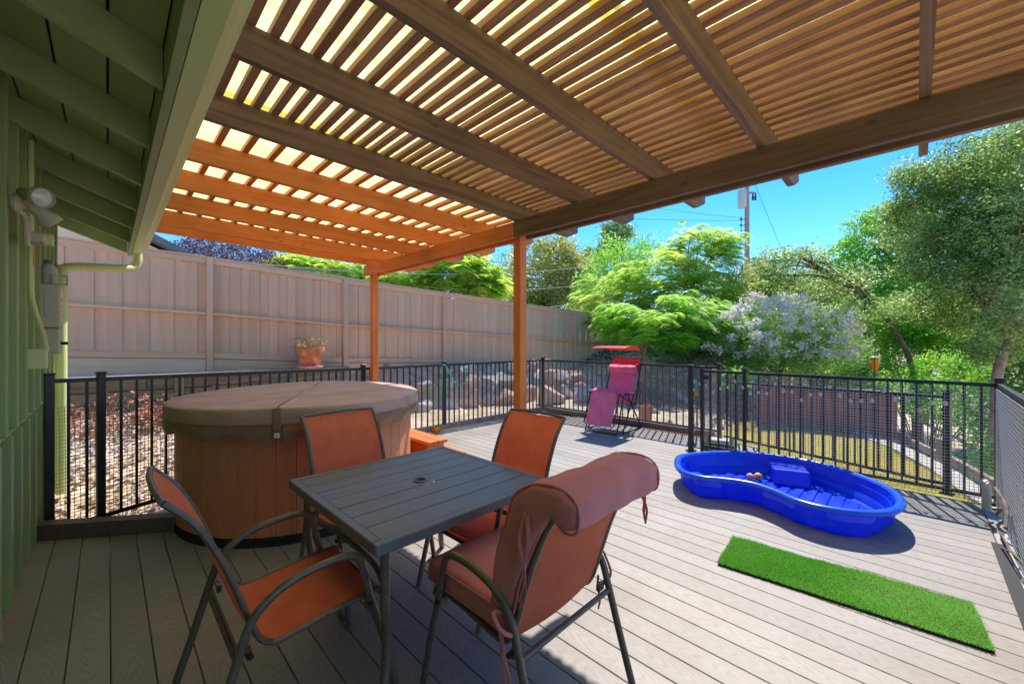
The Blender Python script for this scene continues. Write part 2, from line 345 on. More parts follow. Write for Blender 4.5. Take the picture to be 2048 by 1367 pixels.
def axisgrid(lo, hi, flo, fhi, fs):
    a = list(np.arange(flo, fhi, fs)); v = fhi; s = fs
    while v < hi: a.append(v); s *= 1.22; v += s
    v = flo-fs; s = fs; b = []
    while v > lo: b.append(v); s *= 1.22; v -= s
    return np.array(sorted(b)+a)
gx = axisgrid(-300, 400, -2, 15, .12); gy = axisgrid(-300, 400, -3, 10, .12)
GX, GY = np.meshgrid(gx, gy); GZ = hgt(GX, GY)
nx_, ny_ = len(gx), len(gy)
V = np.stack([GX.ravel(), GY.ravel(), GZ.ravel()], 1)
ii, jj = np.meshgrid(np.arange(nx_-1), np.arange(ny_-1)); a = (jj*nx_+ii).ravel()
FQ = np.stack([a, a+1, a+1+nx_, a+nx_], 1)
def np_mesh(name, V, Fq, mats, smooth=False):
    me = bpy.data.meshes.new(name); V = np.asarray(V, np.float32); Fq = np.asarray(Fq, np.int32)
    me.vertices.add(len(V)); me.vertices.foreach_set('co', V.ravel())
    k = Fq.shape[1]
    me.loops.add(Fq.size); me.loops.foreach_set('vertex_index', Fq.ravel())
    me.polygons.add(len(Fq)); me.polygons.foreach_set('loop_start', np.arange(0, Fq.size, k, dtype=np.int32))
    try: me.polygons.foreach_set('loop_total', np.full(len(Fq), k, np.int32))
    except Exception: pass
    if smooth: me.polygons.foreach_set('use_smooth', [True]*len(Fq))
    me.materials.append(mats); me.update(calc_edges=True); me.validate(); return me
def ground_material():
    m = mat('hillside_soil', (.42,.30,.19), (.78,.64,.47), .95, (2.2,2.2,2.2), 10, .9, c3=(.56,.44,.31), dist=.03)
    return m
gm = ground_material()
go = bpy.data.objects.new('ground', np_mesh('ground', V, FQ, gm, True)); link(go); tag(go, 'sloping dry brown ground around and beyond the deck', None, None, 'structure')

# ------------------------------------------------------------------ deck
BW = .1445
deck = tag(bpy.data.objects.new('deck', None), 'grey composite board deck', None, None, 'structure'); link(deck)
def board_mesh(L, w=BW-.0038):
    return MB().cbox(-w/2, w/2, 0, L, -.025, 0, .003).mesh('deck_board', M['deck'])
cache = {}
nb = 0
x = -.425+BW/2
while x < 6.5:
    y0, y1 = (-3.2, 4.45) if x < .55 else ((-3.2 if x < 2.2 else -.42), 5.42)
    if x < .55: y1 = 4.62 - .7*(x+.3)
    if x > 5.62: y0 = 1.55
    key = (round(y0,2), round(y1,2))
    if key not in cache: cache[key] = board_mesh(y1-y0)
    inst('deck_board', cache[key], deck, (x, y0, 0)); x += BW
def border(x0, x1, y0, y1, name='border_board'):
    MB().cbox(x0, x1, y0, y1, -.03, .0015, .003).build(name, M['deck'] if abs(y1-y0) > abs(x1-x0) else M['deck_edge'], deck)
border(.56, 6.50, 5.425, 5.565); 
border(2.2, 5.52, -.56, -.425)
# raised kerb timbers at the deck's edge
for (a, b_) in (((.9,5.64,.045),(6.66,5.64,.045)), ((6.62,5.58,.045),(6.62,2.2,.045))):
    MB().bar(a, b_, .09, .10).build('edge_kerb', M['greywood'], deck)
MB().bar((-.40,4.70,.03), (.62,3.98,.03), .10, .17).build('edge_kerb', M['bronze'], deck)
for (x0,x1,y0,y1) in ((-.42,6.5,-.62,-.58), (6.66,6.70,2.2,5.7), (5.66,5.70,-.6,2.15)):
    MB().box(x0,x1,y0,y1,-.5,-.03).build('fascia_board', M['shedwood'], deck)
MB().box(.6, 6.66, 5.70, 5.74, -.4, -.03).build('fascia_board', M['shedwood'], deck)

# ------------------------------------------------------------------ house
house = thing('house', 'sage green house wall with board and batten siding and open eave', 'house', (-.4, 0, 0))
HX = -.4
def hp(mb, name, mt, **k):
    mb.v = [(a-HX, b, c) for a, b, c in mb.v]; return mb.build(name, mt, house, **k)
HY1 = 6.05
hp(MB().box(-.62, -.412, -2.6, HY1, -.4, .995), 'wall', M['green'])
hp(MB().box(-.62, -.398, -2.6, HY1, 1.0, 3.3), 'wall', M['green'])
hp(MB().box(-.412, -.385, -2.6, HY1, .965, .998), 'drip_edge', M['green'])
hp(MB().box(-.66, -.5, HY1+.004, 6.40, 2.6, 3.2), 'wall', M['green'])
y = -1.77
lo = MB().cbox(0, .038, -.03, .03, -.05, .955, .004).mesh('batten', M['green'])
up = MB().cbox(0, .040, -.03, .03, 1.0, 2.98, .004).mesh('batten', M['green'])
k = 0
while y < HY1:
    inst('batten', lo, house, (-.412-HX, y, 0)); inst('batten', up, house, (-.398-HX, y+.04, 0)); y += .355; k += 1
# rafter tails, sloping down from the wall to the fascia
tail = MB()
def tz(x_): return H+1.0+.012 + (.16-x_)*.39           # underside height of the tails
t0, t1 = -.50, .155
m_ = MB(); m_.prism([(t0, tz(t0)), (t1, tz(t1)), (t1, tz(t1)+.15), (t0, tz(t0)+.15)], -.02, .02)
tm = MB(); tm.v = [(a-HX, b, c) for a,b,c in m_.v]; tm.f = m_.f; tme = tm.mesh('rafter_tail', M['green_dark'])
for i in range(-5, 7):
    inst('rafter_tail', tme, house, (0, 2.14+.71*i - (.02 if i == 6 else 0), 0))
# sheathing boards above, running along the eave
sx = t0 - .02
while sx < .15:
    x1 = min(sx+.17, .156); zt0 = tz(sx)+.152; zt1 = tz(x1)+.152
    mb = MB().prism([(sx+.002, zt0), (x1-.004, zt1), (x1-.004, zt1+.02), (sx+.002, zt0+.02)], -2.7, 6.38)
    hp(mb, 'soffit_board', M['green_dark']); sx += .174
hp(MB().prism([(-1.6, tz(-1.6)+.18), (.25, tz(.25)+.18), (.25, tz(.25)+.20), (-1.6, tz(-1.6)+.20)], -2.7, 6.42), 'roof', M['roofing'])
hp(MB().box(.158, .19, -2.7, 6.40, 2.47, 2.66), 'fascia', M['green'])
# ogee gutter
gz0 = 2.48
prof = [(.195,gz0+.125),(.195,gz0),(.262,gz0),(.268,gz0+.02),(.275,gz0+.045),(.30,gz0+.075),(.325,gz0+.09),(.335,gz0+.10),(.337,gz0+.118),(.327,gz0+.12),(.327,gz0+.108),(.29,gz0+.082),(.262,gz0+.05),(.252,gz0+.012),(.203,gz0+.012),(.203,gz0+.125)]
g = hp(MB().prism(prof, -2.7, 6.40), 'gutter', M['gutter'])
mb = MB().prism([(.197,gz0+.115),(.197,gz0+.002),(.26,gz0+.002),(.273,gz0+.045),(.325,gz0+.092),(.33,gz0+.115)], 6.401, 6.404); hp(mb, 'gutter_end', M['gutter'])
# downspout: drop, elbow, long slope back to the wall corner, then down the wall
pth = smoothpath([(.235,6.28,2.49),(.235,6.28,2.40),(.20,6.27,2.325),(.11,6.2,2.29),(-.10,6.08,2.26),(-.24,5.99,2.235),(-.315,5.94,2.19),(-.325,5.93,2.08),(-.325,5.93,1.0),(-.325,5.93,.0)], 8)
rr = [.042 + (.0025 if (i % 2 and (i < 34 or 40 < i < 60)) else 0) for i in range(len(pth))]
hp(MB().tube(pth, rr, 10), 'downspout', M['gutter'], smooth=True)

# floodlight, conduit, cabinets on the wall
def at(x_, y_, z_): return (x_, y_, z_)
FL = (-.35, 3.30, 2.20)
fl = thing('floodlight', 'twin cream outdoor floodlight on the green wall under the eave', 'floodlight', FL)
mb = MB().lathe([(.0,0),(.045,0),(.05,.012),(.042,.03),(.02,.04)], (0,0,0), 16); mb.v = [(z+ .0, x_, y_) for x_,y_,z in mb.v]; mb.build('mounting_plate', M['cream'], fl, smooth=True)
def lamp(c, dirv, rad, lab):
    d = Vector(dirv).normalized(); q = d.to_track_quat('Z', 'Y').to_matrix().to_4x4(); q.translation = Vector(c)
    b1 = MB().lathe([(.018,-.13),(.026,-.12),(.03,-.07),(rad*.75,-.03),(rad,0),(rad,.025),(rad*.93,.03),(rad*.88,.012)], n=24, cap=False)
    b1.v = [tuple(q @ Vector(p)) for p in b1.v]; h_ = b1.build('lamp_head', M['cream'], fl, smooth=True)
    b2 = MB().lathe([(rad*.9,.012),(rad*.6,.024),(rad*.2,.03),(.001,.031)], n=24, cap=False); b2.v = [tuple(q @ Vector(p)) for p in b2.v]; b2.build('lens', M['glass'], h_, smooth=True)
lamp((.10,-.09,.03), (.55,-.80,-.25), .052, None); lamp((.12,.05,-.05), (.75,.3,-.75), .048, None)
MB().tube([(.01,0,0),(.05,-.01,.02),(.07,-.03,.04)], .013, 8).build('arm', M['cream'], fl, smooth=True)
MB().tube([(.01,0,-.01),(.05,.03,-.01),(.09,.04,-.015)], .013, 8).build('arm', M['cream'], fl, smooth=True)
MB().tube(smoothpath([(0,0,-.03),(.035,.02,-.05),(.04,.06,-.08),(.04,.09,-.14),(.04,.1,-.2)]), .013, 8).build('elbow_pipe', M['cream'], fl, smooth=True)
sb = thing('motion_sensor_box', 'cream sensor box on the conduit below the floodlight', 'sensor box', (-.30, 3.48, 2.06))
bevel(MB().box(-.03,.05,-.05,.07,-.03,.028).build('housing', M['cream'], sb), .008)
MB().cbox(.02,.075,.071,.14,-.02,.045,.006).build('junction_box', M['gutter'], sb)
co = MB().tube(smoothpath([(-.345,3.95,2.75),(-.345,3.95,2.3),(-.345,3.95,1.85),(-.335,3.99,1.70),(-.305,4.12,1.52),(-.295,4.16,1.42)]), .014, 8).build('conduit', M['gutter'], smooth=True)
tag(co, 'olive painted conduit pipe running down the green wall', 'pipe')
MB().tube([(-.345,3.95,2.16),(-.345,3.95,1.96)], .0155, 8).build('yellow_tape', M['yellow'], co)
cb = thing('spa_control_cabinet', 'cream electric control cabinet hung on the green wall by the downspout', 'control cabinet', (-.34, 4.78, 1.42))
bevel(MB().box(-.055,.08,-.12,.14,.17,.50).build('upper_case', M['cream'], cb), .01)
bevel(MB().box(-.05,.075,-.10,.13,-.03,.155).build('lower_case', M['cream'], cb), .01)
MB().box(.0,.06,-.124,-.121,.25,.44).build('vent_panel', M['steel'], cb)
for i in range(7): MB().box(.004,.056,-.128,-.1245,.262+.025*i,.27+.025*i).build('vent_slat', M['cream'], cb)
MB().box(.0805,.0825,-.09,.06,.22,.46).build('white_label', M['white'], cb)
MB().box(.083,.0835,-.07,.02,.38,.40).build('label_line', M['red'], cb); MB().box(.083,.0835,-.07,.03,.33,.35).build('label_line', M['yellow'], cb)
for i in range(5): MB().box(.083,.0835,-.08,.04-.02*(i%2),.305-.015*i,.309-.015*i).build('label_line', M['darkwire'], cb)
MB().tube([(.075,.0,.05),(.115,.0,.05)], .012, 8).build('knob', M['rubber'], cb)
MB().box(-.056,-.03,-.10,.1,-.2,-.035).build('bracket', M['rubber'], cb)
jb = thing('plastic_jug', 'small blue plastic bottle standing on the control cabinet', 'bottle', (-.325, 4.74, 1.921))
MB().lathe([(.0,0),(.045,0),(.05,.01),(.05,.12),(.03,.15),(.022,.16)], n=16).build('body', M['steel'], jb, smooth=True)
MB().lathe([(.024,.161),(.026,.162),(.026,.19),(.0,.192)], n=14).build('cap', M['teal'], jb, smooth=True)
fr = MB()
for q in ((-.03,.03,0,.012),(-.03,.03,.065,.077)): fr.box(q[0],q[1],-.01,.01,q[2],q[3])
for q in (-.042,.031): fr.box(q,q+.011,-.01,.01,0,.077)
fb = thing('square_holder', 'small open cream square holder on the cabinet edge', 'holder', (-.262, 4.68, 1.921)); fr.build('frame', M['cream'], fb)
k = MB().box(-.387,-.29,4.10,4.22,1.30,1.43).build('outlet_cover', M['gutter']); bevel(k,.006); tag(k, 'olive outlet cover at the foot of the conduit', 'outlet cover')

# ------------------------------------------------------------------ pergola
per = thing('pergola', 'timber pergola with slatted roof, dark near half and orange stained far half', 'pergola', (2.73, 2.63, 0))
PO = Vector((2.73, 2.63, 0))
def pp(mb, name, mt, **k):
    mb.v = [(a-PO.x, b-PO.y, c-PO.z) for a, b, c in mb.v]; return mb.build(name, mt, per, **k)
BZ0, BZ1 = 2.445, 2.60
pp(MB().cbox(2.69, 2.779, 2.585, 2.675, 0.0, 2.60, .004), 'post', M['owood_z'])
pp(MB().cbox(2.69, 2.779, 5.52, 5.609, 0.0, 2.60, .004), 'post', M['owood_z'])
pp(MB().cbox(2.69, 2.779, -.93, -.841, 0.0, 2.60, .004), 'post', M['dwood_z'])
for (x0, x1) in ((2.648, 2.688), (2.781, 2.821)):
    pp(MB().cbox(x0, x1, -1.0, 2.628, BZ0, BZ1, .004), 'beam', M['dwood_y'])
    pp(MB().cbox(x0, x1, 2.631, 5.72, BZ0, BZ1-.01, .004), 'beam', M['owood_y'])
def rafter(y_, mt, w_=.04, h_=.145, x0=.30, z_=2.602):
    zz = lambda x_: z_ + (2.73-x_)*.015
    e = 3.60
    poly = [(x0, zz(x0)), (e-.16, zz(e)), (e-.03, zz(e)+.055), (e, zz(e)+.075), (e, zz(e)+h_), (x0, zz(x0)+h_)]
    return pp(MB().prism(poly, y_-w_/2, y_+w_/2), 'rafter', mt)
for n_ in range(-1, 5): rafter(.66*n_-.03, M['dwood_x'])
for n_ in range(5, 9): rafter(.66*n_-.03, M['owood_x'])
rafter(5.66, M['owood_x'], h_=.145)

# dark slats: shared mesh, small random offsets
zs = lambda x_: 2.602+.145+.002+(2.73-x_)*.015
dme = MB().cbox(-.0195,.0195,0,3.72,0,.038,.003).mesh('slat', M['slat'])
ome = MB().cbox(-.019,.019,0,3.3,0,.036,.003).mesh('slat', M['owood_y'])
x = .33
while x < 3.42:
    inst('slat', dme, per, (x-PO.x+random.uniform(-.004,.004), -.89-PO.y, zs(x))); x += .0865
x = .36
while x < 3.42:
    inst('slat', ome, per, (x-PO.x+random.uniform(-.005,.005), 2.835-PO.y+.01, zs(x))); x += .155
# corrugated translucent roofing above, ridges across the slats
def corr(x0, x1, y0, y1, name):
    ys = np.arange(y0, y1, .012); zc = .010*np.sin(ys*2*np.pi/.066)
    V = []; Fs = []
    for i, yv in enumerate(ys):
        for j, xv in enumerate((x0, x1)): V.append((xv-PO.x, yv-PO.y, zs(xv)+.052+zc[i]+(.022 if name == 'b' else 0)))
    for i in range(len(ys)-1): Fs.append((2*i, 2*i+1, 2*i+3, 2*i+2))
    o = bpy.data.objects.new('roof_panel', np_mesh('roof_panel', V, Fs, M['panel'], True)); link(o, per)
xx = .02; yq = 0
for q_, (y0, y1) in enumerate(((-.9,.93),(.83,2.75),(2.65,4.6),(4.5,6.1))):
    corr(.30, 3.43, y0, y1, 'ab'[q_ % 2])

# ------------------------------------------------------------------ iron railings
RZ = 1.09
picket = MB().box(-.009,.009,-.009,.009,0,1).mesh('picket', M['black'])
def net(mb, a, b_, z0a, z0b, hgt_, cell=.03, t=.0019, sag=.004, side=.014):
    a = Vector(a); b_ = Vector(b_); L = (b_-a).length; d = (b_-a)/L; nrm = Vector((-d.y, d.x, 0))*side
    nv = int(L/cell)
    for i in range(nv+1):
        s = i/nv; p = a+(b_-a)*s+nrm; z0 = z0a+(z0b-z0a)*s
        prev = None
        for k in range(5):
            q = p + d*random.uniform(-sag, sag) + Vector((0,0,z0+hgt_*k/4))
            if prev is not None: mb.bar(prev, q, t*2, t*2)
            prev = q
    nh = int(hgt_/cell); seg = max(2, int(L/.22))
    for j in range(nh+1):
        z = hgt_*j/nh; prev = None
        for i in range(seg+1):
            s = i/seg; q = a+(b_-a)*s+nrm+Vector((0,0,z0a+(z0b-z0a)*s+z+random.uniform(-sag,sag)))
            if prev is not None: mb.bar(prev, q, t*2, t*2)
            prev = q
def railing(name, label, a, b_, posts=(0,1), za=0., zb=0., top=RZ, topb=None, bot=.075, group=None, cat='railing', gap=.108, netting=True, pw=.055, foot=True, side=.014, nethz=None):
    a = Vector((a[0],a[1],0)); b_ = Vector((b_[0],b_[1],0)); L = (b_-a).length; d = (b_-a)/L; ang = math.atan2(d.y, d.x)
    o = thing(name, label, cat, (a.x, a.y, 0), ang, group)
    topb = top if topb is None else topb
    zt = lambda s: top+(topb-top)*s; zb_ = lambda s: za+(zb-za)*s
    MB().bar((0,0,zt(0)), (L,0,zt(1)), .034, .034).build('top_rail', M['black'], o)
    MB().bar((0,0,zb_(0)+bot), (L,0,zb_(1)+bot), .026, .03).build('bottom_rail', M['black'], o)
    for s in posts:
        x_ = s*L; bz = zb_(s); m = MB().cbox(x_-pw/2, x_+pw/2, -pw/2, pw/2, bz, zt(s)+.05, .003)
        p_ = m.build('post', M['black'], o)
        MB().cbox(x_-pw/2-.006, x_+pw/2+.006, -pw/2-.006, pw/2+.006, zt(s)+.05, zt(s)+.066, .004).build('cap', M['black'], p_)
        if foot: MB().cbox(x_-.05, x_+.05, -.05, .05, bz+.001, bz+.02, .004).build('base_plate', M['black'], p_)
    n = max(2, round(L/gap))
    for i in range(1, n):
        s = i/n
        if any(abs(s-q)*L < .04 for q in posts): continue
        z0 = zb_(s)+bot; inst('picket', picket, o, (s*L, 0, z0), (0,0,0), (1,1,zt(s)-z0))
    if netting:
        mb = MB(); net(mb, (0,0,0), (L,0,0), zb_(0)+.02, zb_(1)+.02, (nethz or (top-za-.05)), side=side)
        mb.build('netting', M['net'], o, fix=False)
    return o
G = 'black iron railing sections around the deck'
railing('iron_railing', 'black railing section behind the hot tub, from the house wall to the first deck post', (-.34,5.0), (2.62,5.68), (0,.1,1), -.14, 0, 1.16, RZ, group=G, nethz=1.05)
railing('iron_railing', 'black railing section with a green hose hung over it, left of the far corner', (2.62,5.68), (4.03,5.66), (1,), group=G)
railing('iron_railing', 'black railing section ending at the far corner post behind the tall wooden post', (4.03,5.66), (6.58,5.64), (1,), group=G)
railing('iron_railing', 'black railing section behind the pink reclining chair', (6.58,5.60), (6.58,2.12), (1,), group=G, bot=.12, side=-.014)
gate = railing('iron_gate', 'black iron gate leaf with square frame left of the blue pool', (5.64,2.03), (5.65,1.52), (0,1), group=None, cat='gate', pw=.04, foot=False, bot=.09)
MB().cbox(.02,.08,-.03,.03,.98,1.04,.006).build('latch', M['black'], gate)
gp = thing('gate_post', 'thick black gate post standing alone beside the gate', 'post', (5.60, 2.16, 0))
MB().cbox(-.03,.03,-.03,.03,0,1.155,.003).build('post_shaft', M['black'], gp); MB().cbox(-.038,.038,-.038,.038,1.156,1.172,.004).build('cap', M['black'], gp); MB().cbox(-.055,.055,-.055,.055,.002,.02,.004).build('base_plate', M['black'], gp)
railing('iron_railing', 'black railing section right behind the blue pool, up to the right corner post', (5.65,1.47), (5.68,-.53), (1,), group=G, side=-.014)
railing('iron_railing', 'black netted railing section at the right edge running toward the viewer', (5.64,-.53), (1.8,-.47), (1,), group=G, side=-.022, gap=.13)
railing('iron_railing', 'lower black railing on the yard side of the walkway seen through the netting', (6.58,2.05), (5.92,-.22), (1,), -.04, -.04, .88, .93, group=None, netting=False, bot=.1)

# string lights on the near railing
st = thing('string_lights', 'string of small clear bulbs draped along the railing behind the pool', 'string lights', (5.66, 0, 0))
pts = []; nbulb = 0
for i in range(61):
    s = i/60; y_ = 2.1-2.6*s; z_ = 1.02 - .14*abs(math.sin(s*math.pi*5.5)) - .03*math.sin(i*1.7); pts.append((-.035+.01*math.sin(i), y_, z_))
MB().tube(pts, .0025, 4).build('cable', M['darkwire'], st)
bulbme = MB().lathe([(.0,-.062),(.012,-.056),(.018,-.042),(.014,-.024),(.008,-.014)], n=8).mesh('bulb', M['bulb'], True)
for i in range(1, 60, 2): inst('bulb', bulbme, st, pts[i])
cat = MB().tube([(-.05,2.2-.05*0,1.0),(-.055,2.19,.8),(-.05,2.18,.5),(-.05,2.19,.2),(-.05,2.18,.02)], .0025, 4).build('cable', M['darkwire'], st)
for i in range(9): inst('bulb', bulbme, st, (-.055, 2.12+.01*(i%3), .98-.11*i))

# green hose hung on the railing
pth = smoothpath([(3.93,5.60,.45),(3.94,5.585,.8),(3.96,5.60,1.06),(4.0,5.62,1.10),(4.06,5.585,1.0),(4.13,5.57,.86),(4.24,5.57,.75),(4.36,5.57,.74),(4.44,5.58,.82),(4.47,5.59,.94),(4.455,5.60,1.04)])
tag(MB().tube(pth, .009, 6).build('garden_hose', M['hose'], smooth=True), 'thin green hose looped over the railing', 'hose')

# ------------------------------------------------------------------ wooden fence
FP = [(-3.6,8.97,3.08),(-1.2,8.76,2.98),(1.22,8.54,2.89),(3.42,8.29,2.75),(5.81,8.19,2.66),(8.2,7.99,2.55),(10.6,7.79,2.45),(12.0,7.68,2.38),(14.0,7.5,2.30),(16.4,7.3,2.24)]
fence = thing('wooden_fence', 'tall pinkish brown board fence on the rise behind the railing', 'fence', (1.22, 8.54, 0))
fo = Vector((1.22,8.54,0))
bm_cache = [MB().cbox(-w_/2, w_/2, -.009, .009, -1.88, 0, .002).mesh('fence_board', M['fwood_z']) for w_ in (.143,.143,.143,.143)]
bm_back = MB().cbox(-.082,.082,-.009,.009,-1.88,0,.002).mesh('fence_board', M['fwood_z'])
for (a, b_) in zip(FP[:-1], FP[1:]):
    a = Vector(a); b_ = Vector(b_); d = b_-a; L = Vector((d.x,d.y,0)).length; u = Vector((d.x,d.y,0))/L; ang = math.atan2(u.y,u.x); nrm = Vector((u.y,-u.x,0))
    n = max(1, round((L-.05)/.147))
    for i in range(n):
        s = (i+.5)/n; p = a+d*s; 
        inst('fence_board', bm_back if i % 2 else bm_cache[random.randrange(4)], fence, (p.x-fo.x - nrm.x*(.0+(.019 if i % 2 else 0)), p.y-fo.y-nrm.y*(.0+(.019 if i%2 else 0)), p.z-.085+random.uniform(-.004,.004)), (0, math.atan2(-d.z, L)*0, ang+random.uniform(-.006,.006)))
    off = nrm*.034
    for dz, hh, ww in ((-.04,.09,.03),(-.93,.038,.085),(-1.64,.09,.045)):
        q0 = a+off+Vector((0,0,dz))-fo; q1 = b_+off+Vector((0,0,dz))-fo
        MB().bar(q0+u*.046, q1-u*.046, ww if hh > ww or True else ww, hh).build('rail', M['fwood_x'], fence)
    q0 = a-fo+Vector((0,0,.022))+nrm*.012; q1 = b_-fo+Vector((0,0,.022))+nrm*.012
    MB().bar(q0, q1, .12, .028).build('cap_board', M['fwood_x'], fence)
    MB().bar(a+off-fo+Vector((0,0,-1.83))+u*.046, b_+off-fo+Vector((0,0,-1.83))-u*.046, .03, .26).build('kick_board', M['fwood_x'], fence)
for p in FP:
    m = MB().cbox(-.045,.045,-.045,.045,-2.2,.0,.004, Matrix.Rotation(math.atan2(-.08,1),4,'Z')); m.build('post', M['fwood_z'], fence, loc=(p[0]-fo.x+.004, p[1]-fo.y-.045, p[2]))

# ------------------------------------------------------------------ timber retaining wall
rw = thing('timber_retaining_wall', 'low weathered timber retaining wall below the wooden fence', 'retaining wall', (.4, 7.92, .4))
ro = Vector((.4,7.92,.4))
for j in range(4):
    z0 = .28+.17*j
    xs = [-2.0, .9-.5*(j%2), 3.28]
    for q in range(2):
        MB().cbox(xs[q]+.004-ro.x, xs[q+1]-.004-ro.x, -.06+random.uniform(-.008,.008), .06, z0-ro.z+.003, z0+.165-ro.z, .01).build('timber', M['oldwood'], rw)
MB().cbox(-2.0-ro.x, 3.34-ro.x, -.10, .14, .965-ro.z, 1.005-ro.z, .005).build('cap_timber', M['greywood'], rw)
for q in (-.9, .75, 2.35, 3.22): MB().cbox(q-.05-ro.x, q+.05-ro.x, -.17, -.07, -.1-ro.z, .96-ro.z, .006).build('stake', M['oldwood'], rw)

# potted dead plant on the cap
pc = thing('potted_plant', 'terracotta pot of dried out plant on the timber wall', 'potted plant', (2.63, 7.90, 1.006))
MB().lathe([(.0,.0),(.21,.0),(.225,.012),(.225,.04),(.19,.04)], n=28).build('saucer', M['terra_pale'], pc, smooth=True)
pot = MB().lathe([(.0,.042),(.165,.042),(.172,.06),(.225,.27),(.228,.275),(.246,.278),(.25,.29),(.256,.37),(.25,.38),(.232,.378),(.228,.33),(.0,.33)], n=32).build('pot', M['terra'], pc, smooth=True)
stems = MB()
for i in range(60):
    a = random.uniform(0, 6.28); r0 = random.uniform(0,.19); h_ = random.uniform(.06,.26); le = random.uniform(0,.14)
    p0 = Vector((r0*math.cos(a), r0*math.sin(a), .32)); p2 = p0+Vector((le*math.cos(a+random.uniform(-1,1)), le*math.sin(a), h_)); p1 = (p0+p2)/2+Vector((random.uniform(-.03,.03),0,.02))
    p3 = p2+Vector((random.uniform(-.05,.05), random.uniform(-.05,.05), random.uniform(-.06,.03)))
    stems.tube(smoothpath([p0,p1,p2,p3],3), .0035, 4)
    for q in range(2): 
        c = p2+Vector([random.uniform(-.03,.03) for _ in range(3)]); stems.add([c, c+Vector((.02,0,.012)), c+Vector((.035,.01,-.01)), c+Vector((.012,.012,-.012))], [(0,1,2,3)])
stems.build('dried_stems', M['straw'], pc, fix=False)

# ------------------------------------------------------------------ boulders
def boulder(x_, y_, z_, sx_, sy_, sz_, mt, label, seed):
    rnd = random.Random(seed); bm = bmesh.new(); bmesh.ops.create_icosphere(bm, subdivisions=3, radius=1)
    pl = [(Vector((rnd.gauss(0,1),rnd.gauss(0,1),rnd.gauss(0,1))).normalized(), rnd.uniform(.42,.80)) for _ in range(12)]
    for v in bm.verts:
        p = v.co.copy()
        for nn, dd in pl:
            q = p.dot(nn)
            if q > dd: p -= nn*(q-dd)*.99
        p *= 1+.03*math.sin(p.x*7+seed)*math.sin(p.y*9+p.z*6)
        v.co = Vector((p.x*sx_, p.y*sy_, p.z*sz_))
    me = bpy.data.meshes.new('boulder'); bm.to_mesh(me); bm.free(); me.materials.append(mt)
    o = bpy.data.objects.new('boulder', me); link(o); o.location = (x_, y_, z_); o.rotation_euler = (0,0,rnd.uniform(0,6)); o.rotation_euler.x = rnd.uniform(-.3,.3)
    return tag(o, label, 'boulder', 'boulders of the dry stone bank behind the railing')
random.seed(21)
bl = []
xx = 3.55; i = 0
while xx < 9.6:
    w_ = random.uniform(.22,.40); yr = 7.75-.25*(xx-3.4)
    bl.append((xx+w_, yr-.05+random.uniform(-.06,.06), .1+random.uniform(0,.05), w_, .3, random.uniform(.22,.32), i % 3 != 1)); xx += w_*1.75; i += 1
xx = 3.5
while xx < 9.2:
    w_ = random.uniform(.2,.36); yr = 7.75-.25*(xx-3.4)
    bl.append((xx+w_, yr+.28+random.uniform(-.05,.05), .50+random.uniform(0,.05), w_*1.0, .30, random.uniform(.18,.27), random.random() > .45)); xx += w_*1.8; i += 1
xx = 3.6
while xx < 8.6:
    w_ = random.uniform(.16,.3); yr = 7.75-.25*(xx-3.4)
    bl.append((xx+w_, yr+.55, .80, w_*1.3, .26, random.uniform(.16,.24), random.random() > .5)); xx += w_*2.4
big = [(7.45,6.15,.2,.42,.36,.33,False,'large orange faced boulder with pale top near the far corner post'),(8.2,5.75,.15,.40,.33,.36,True,'tall grey slanting boulder left of the pink recliner'),(9.1,5.6,.25,.42,.4,.3,True,'grey boulder half hidden behind the recliner headrest'),(6.6,6.75,.18,.35,.3,.28,False,'rusty boulder just behind the far corner post'),
       (9.9,5.2,.35,.35,.3,.22,True,'rounded pale grey boulder at the foot of the slope right of the recliner')]
colw = {True:'grey', False:'rust orange'}
def ordn(n): return ['first','second','third','fourth','fifth','sixth','seventh','eighth','ninth','tenth','eleventh','twelfth','thirteenth','fourteenth','fifteenth','sixteenth'][n]
cnt_ = {}
for i, b_ in enumerate(bl):
    u_ = (b_[0]-b_[1])/(b_[0]+b_[1]); row = 'bottom' if i < 12 else 'upper'
    row = 'bottom course' if b_[2] < .3 else ('middle course' if b_[2] < .7 else 'top course')
    cnt_[row] = cnt_.get(row,-1)+1
    where = 'between the two wooden posts' if u_ < -.02 and u_ > -.33 else ('left of the hose' if u_ < -.33 else 'right of the tall wooden post')
    boulder(*b_[:6], M['rock_grey'] if b_[6] else M['rock_rust'], f'{colw[b_[6]]} stone, {ordn(cnt_[row])} from the left in the {row} of the bank', i+3)
for i, b_ in enumerate(big): boulder(*b_[:6], M['rock_grey'] if b_[6] else M['rock_rust'], b_[7], 90+i)
for i,(x_,y_,r_) in enumerate([(7.3,3.2,.06),(7.9,3.0,.09),(7.2,4.6,.07),(8.4,3.8,.10),(7.7,4.9,.08)]):
    o = boulder(x_,y_,hz(x_,y_)+r_*.4,r_*1.3,r_,r_*.7,M['rock_grey'],['small grey stone lying on the dirt below the recliner','flat pale stone lying right of the recliner legs','small stone by the railing left of the recliner','larger loose stone on the dirt behind the recliner','loose stone at the foot of the tall grey boulder'][i],200+i); del o['group']

# orange pumpkin by the rail post
pk = thing('pumpkin', 'small orange pumpkin at the foot of the railing post', 'pumpkin', (3.78, 5.52, .002))
mb = MB(); 
for a in range(8):
    t = a*math.pi/4; mb.sphere((.035*math.cos(t), .035*math.sin(t), .055), .05, 8, 6, (.8,.8,1))
mb.build('flesh', M['yellow'], pk, smooth=True); MB().tube([(0,0,.10),(.01,0,.13)], .008, 6).build('stalk', M['bark'], pk)

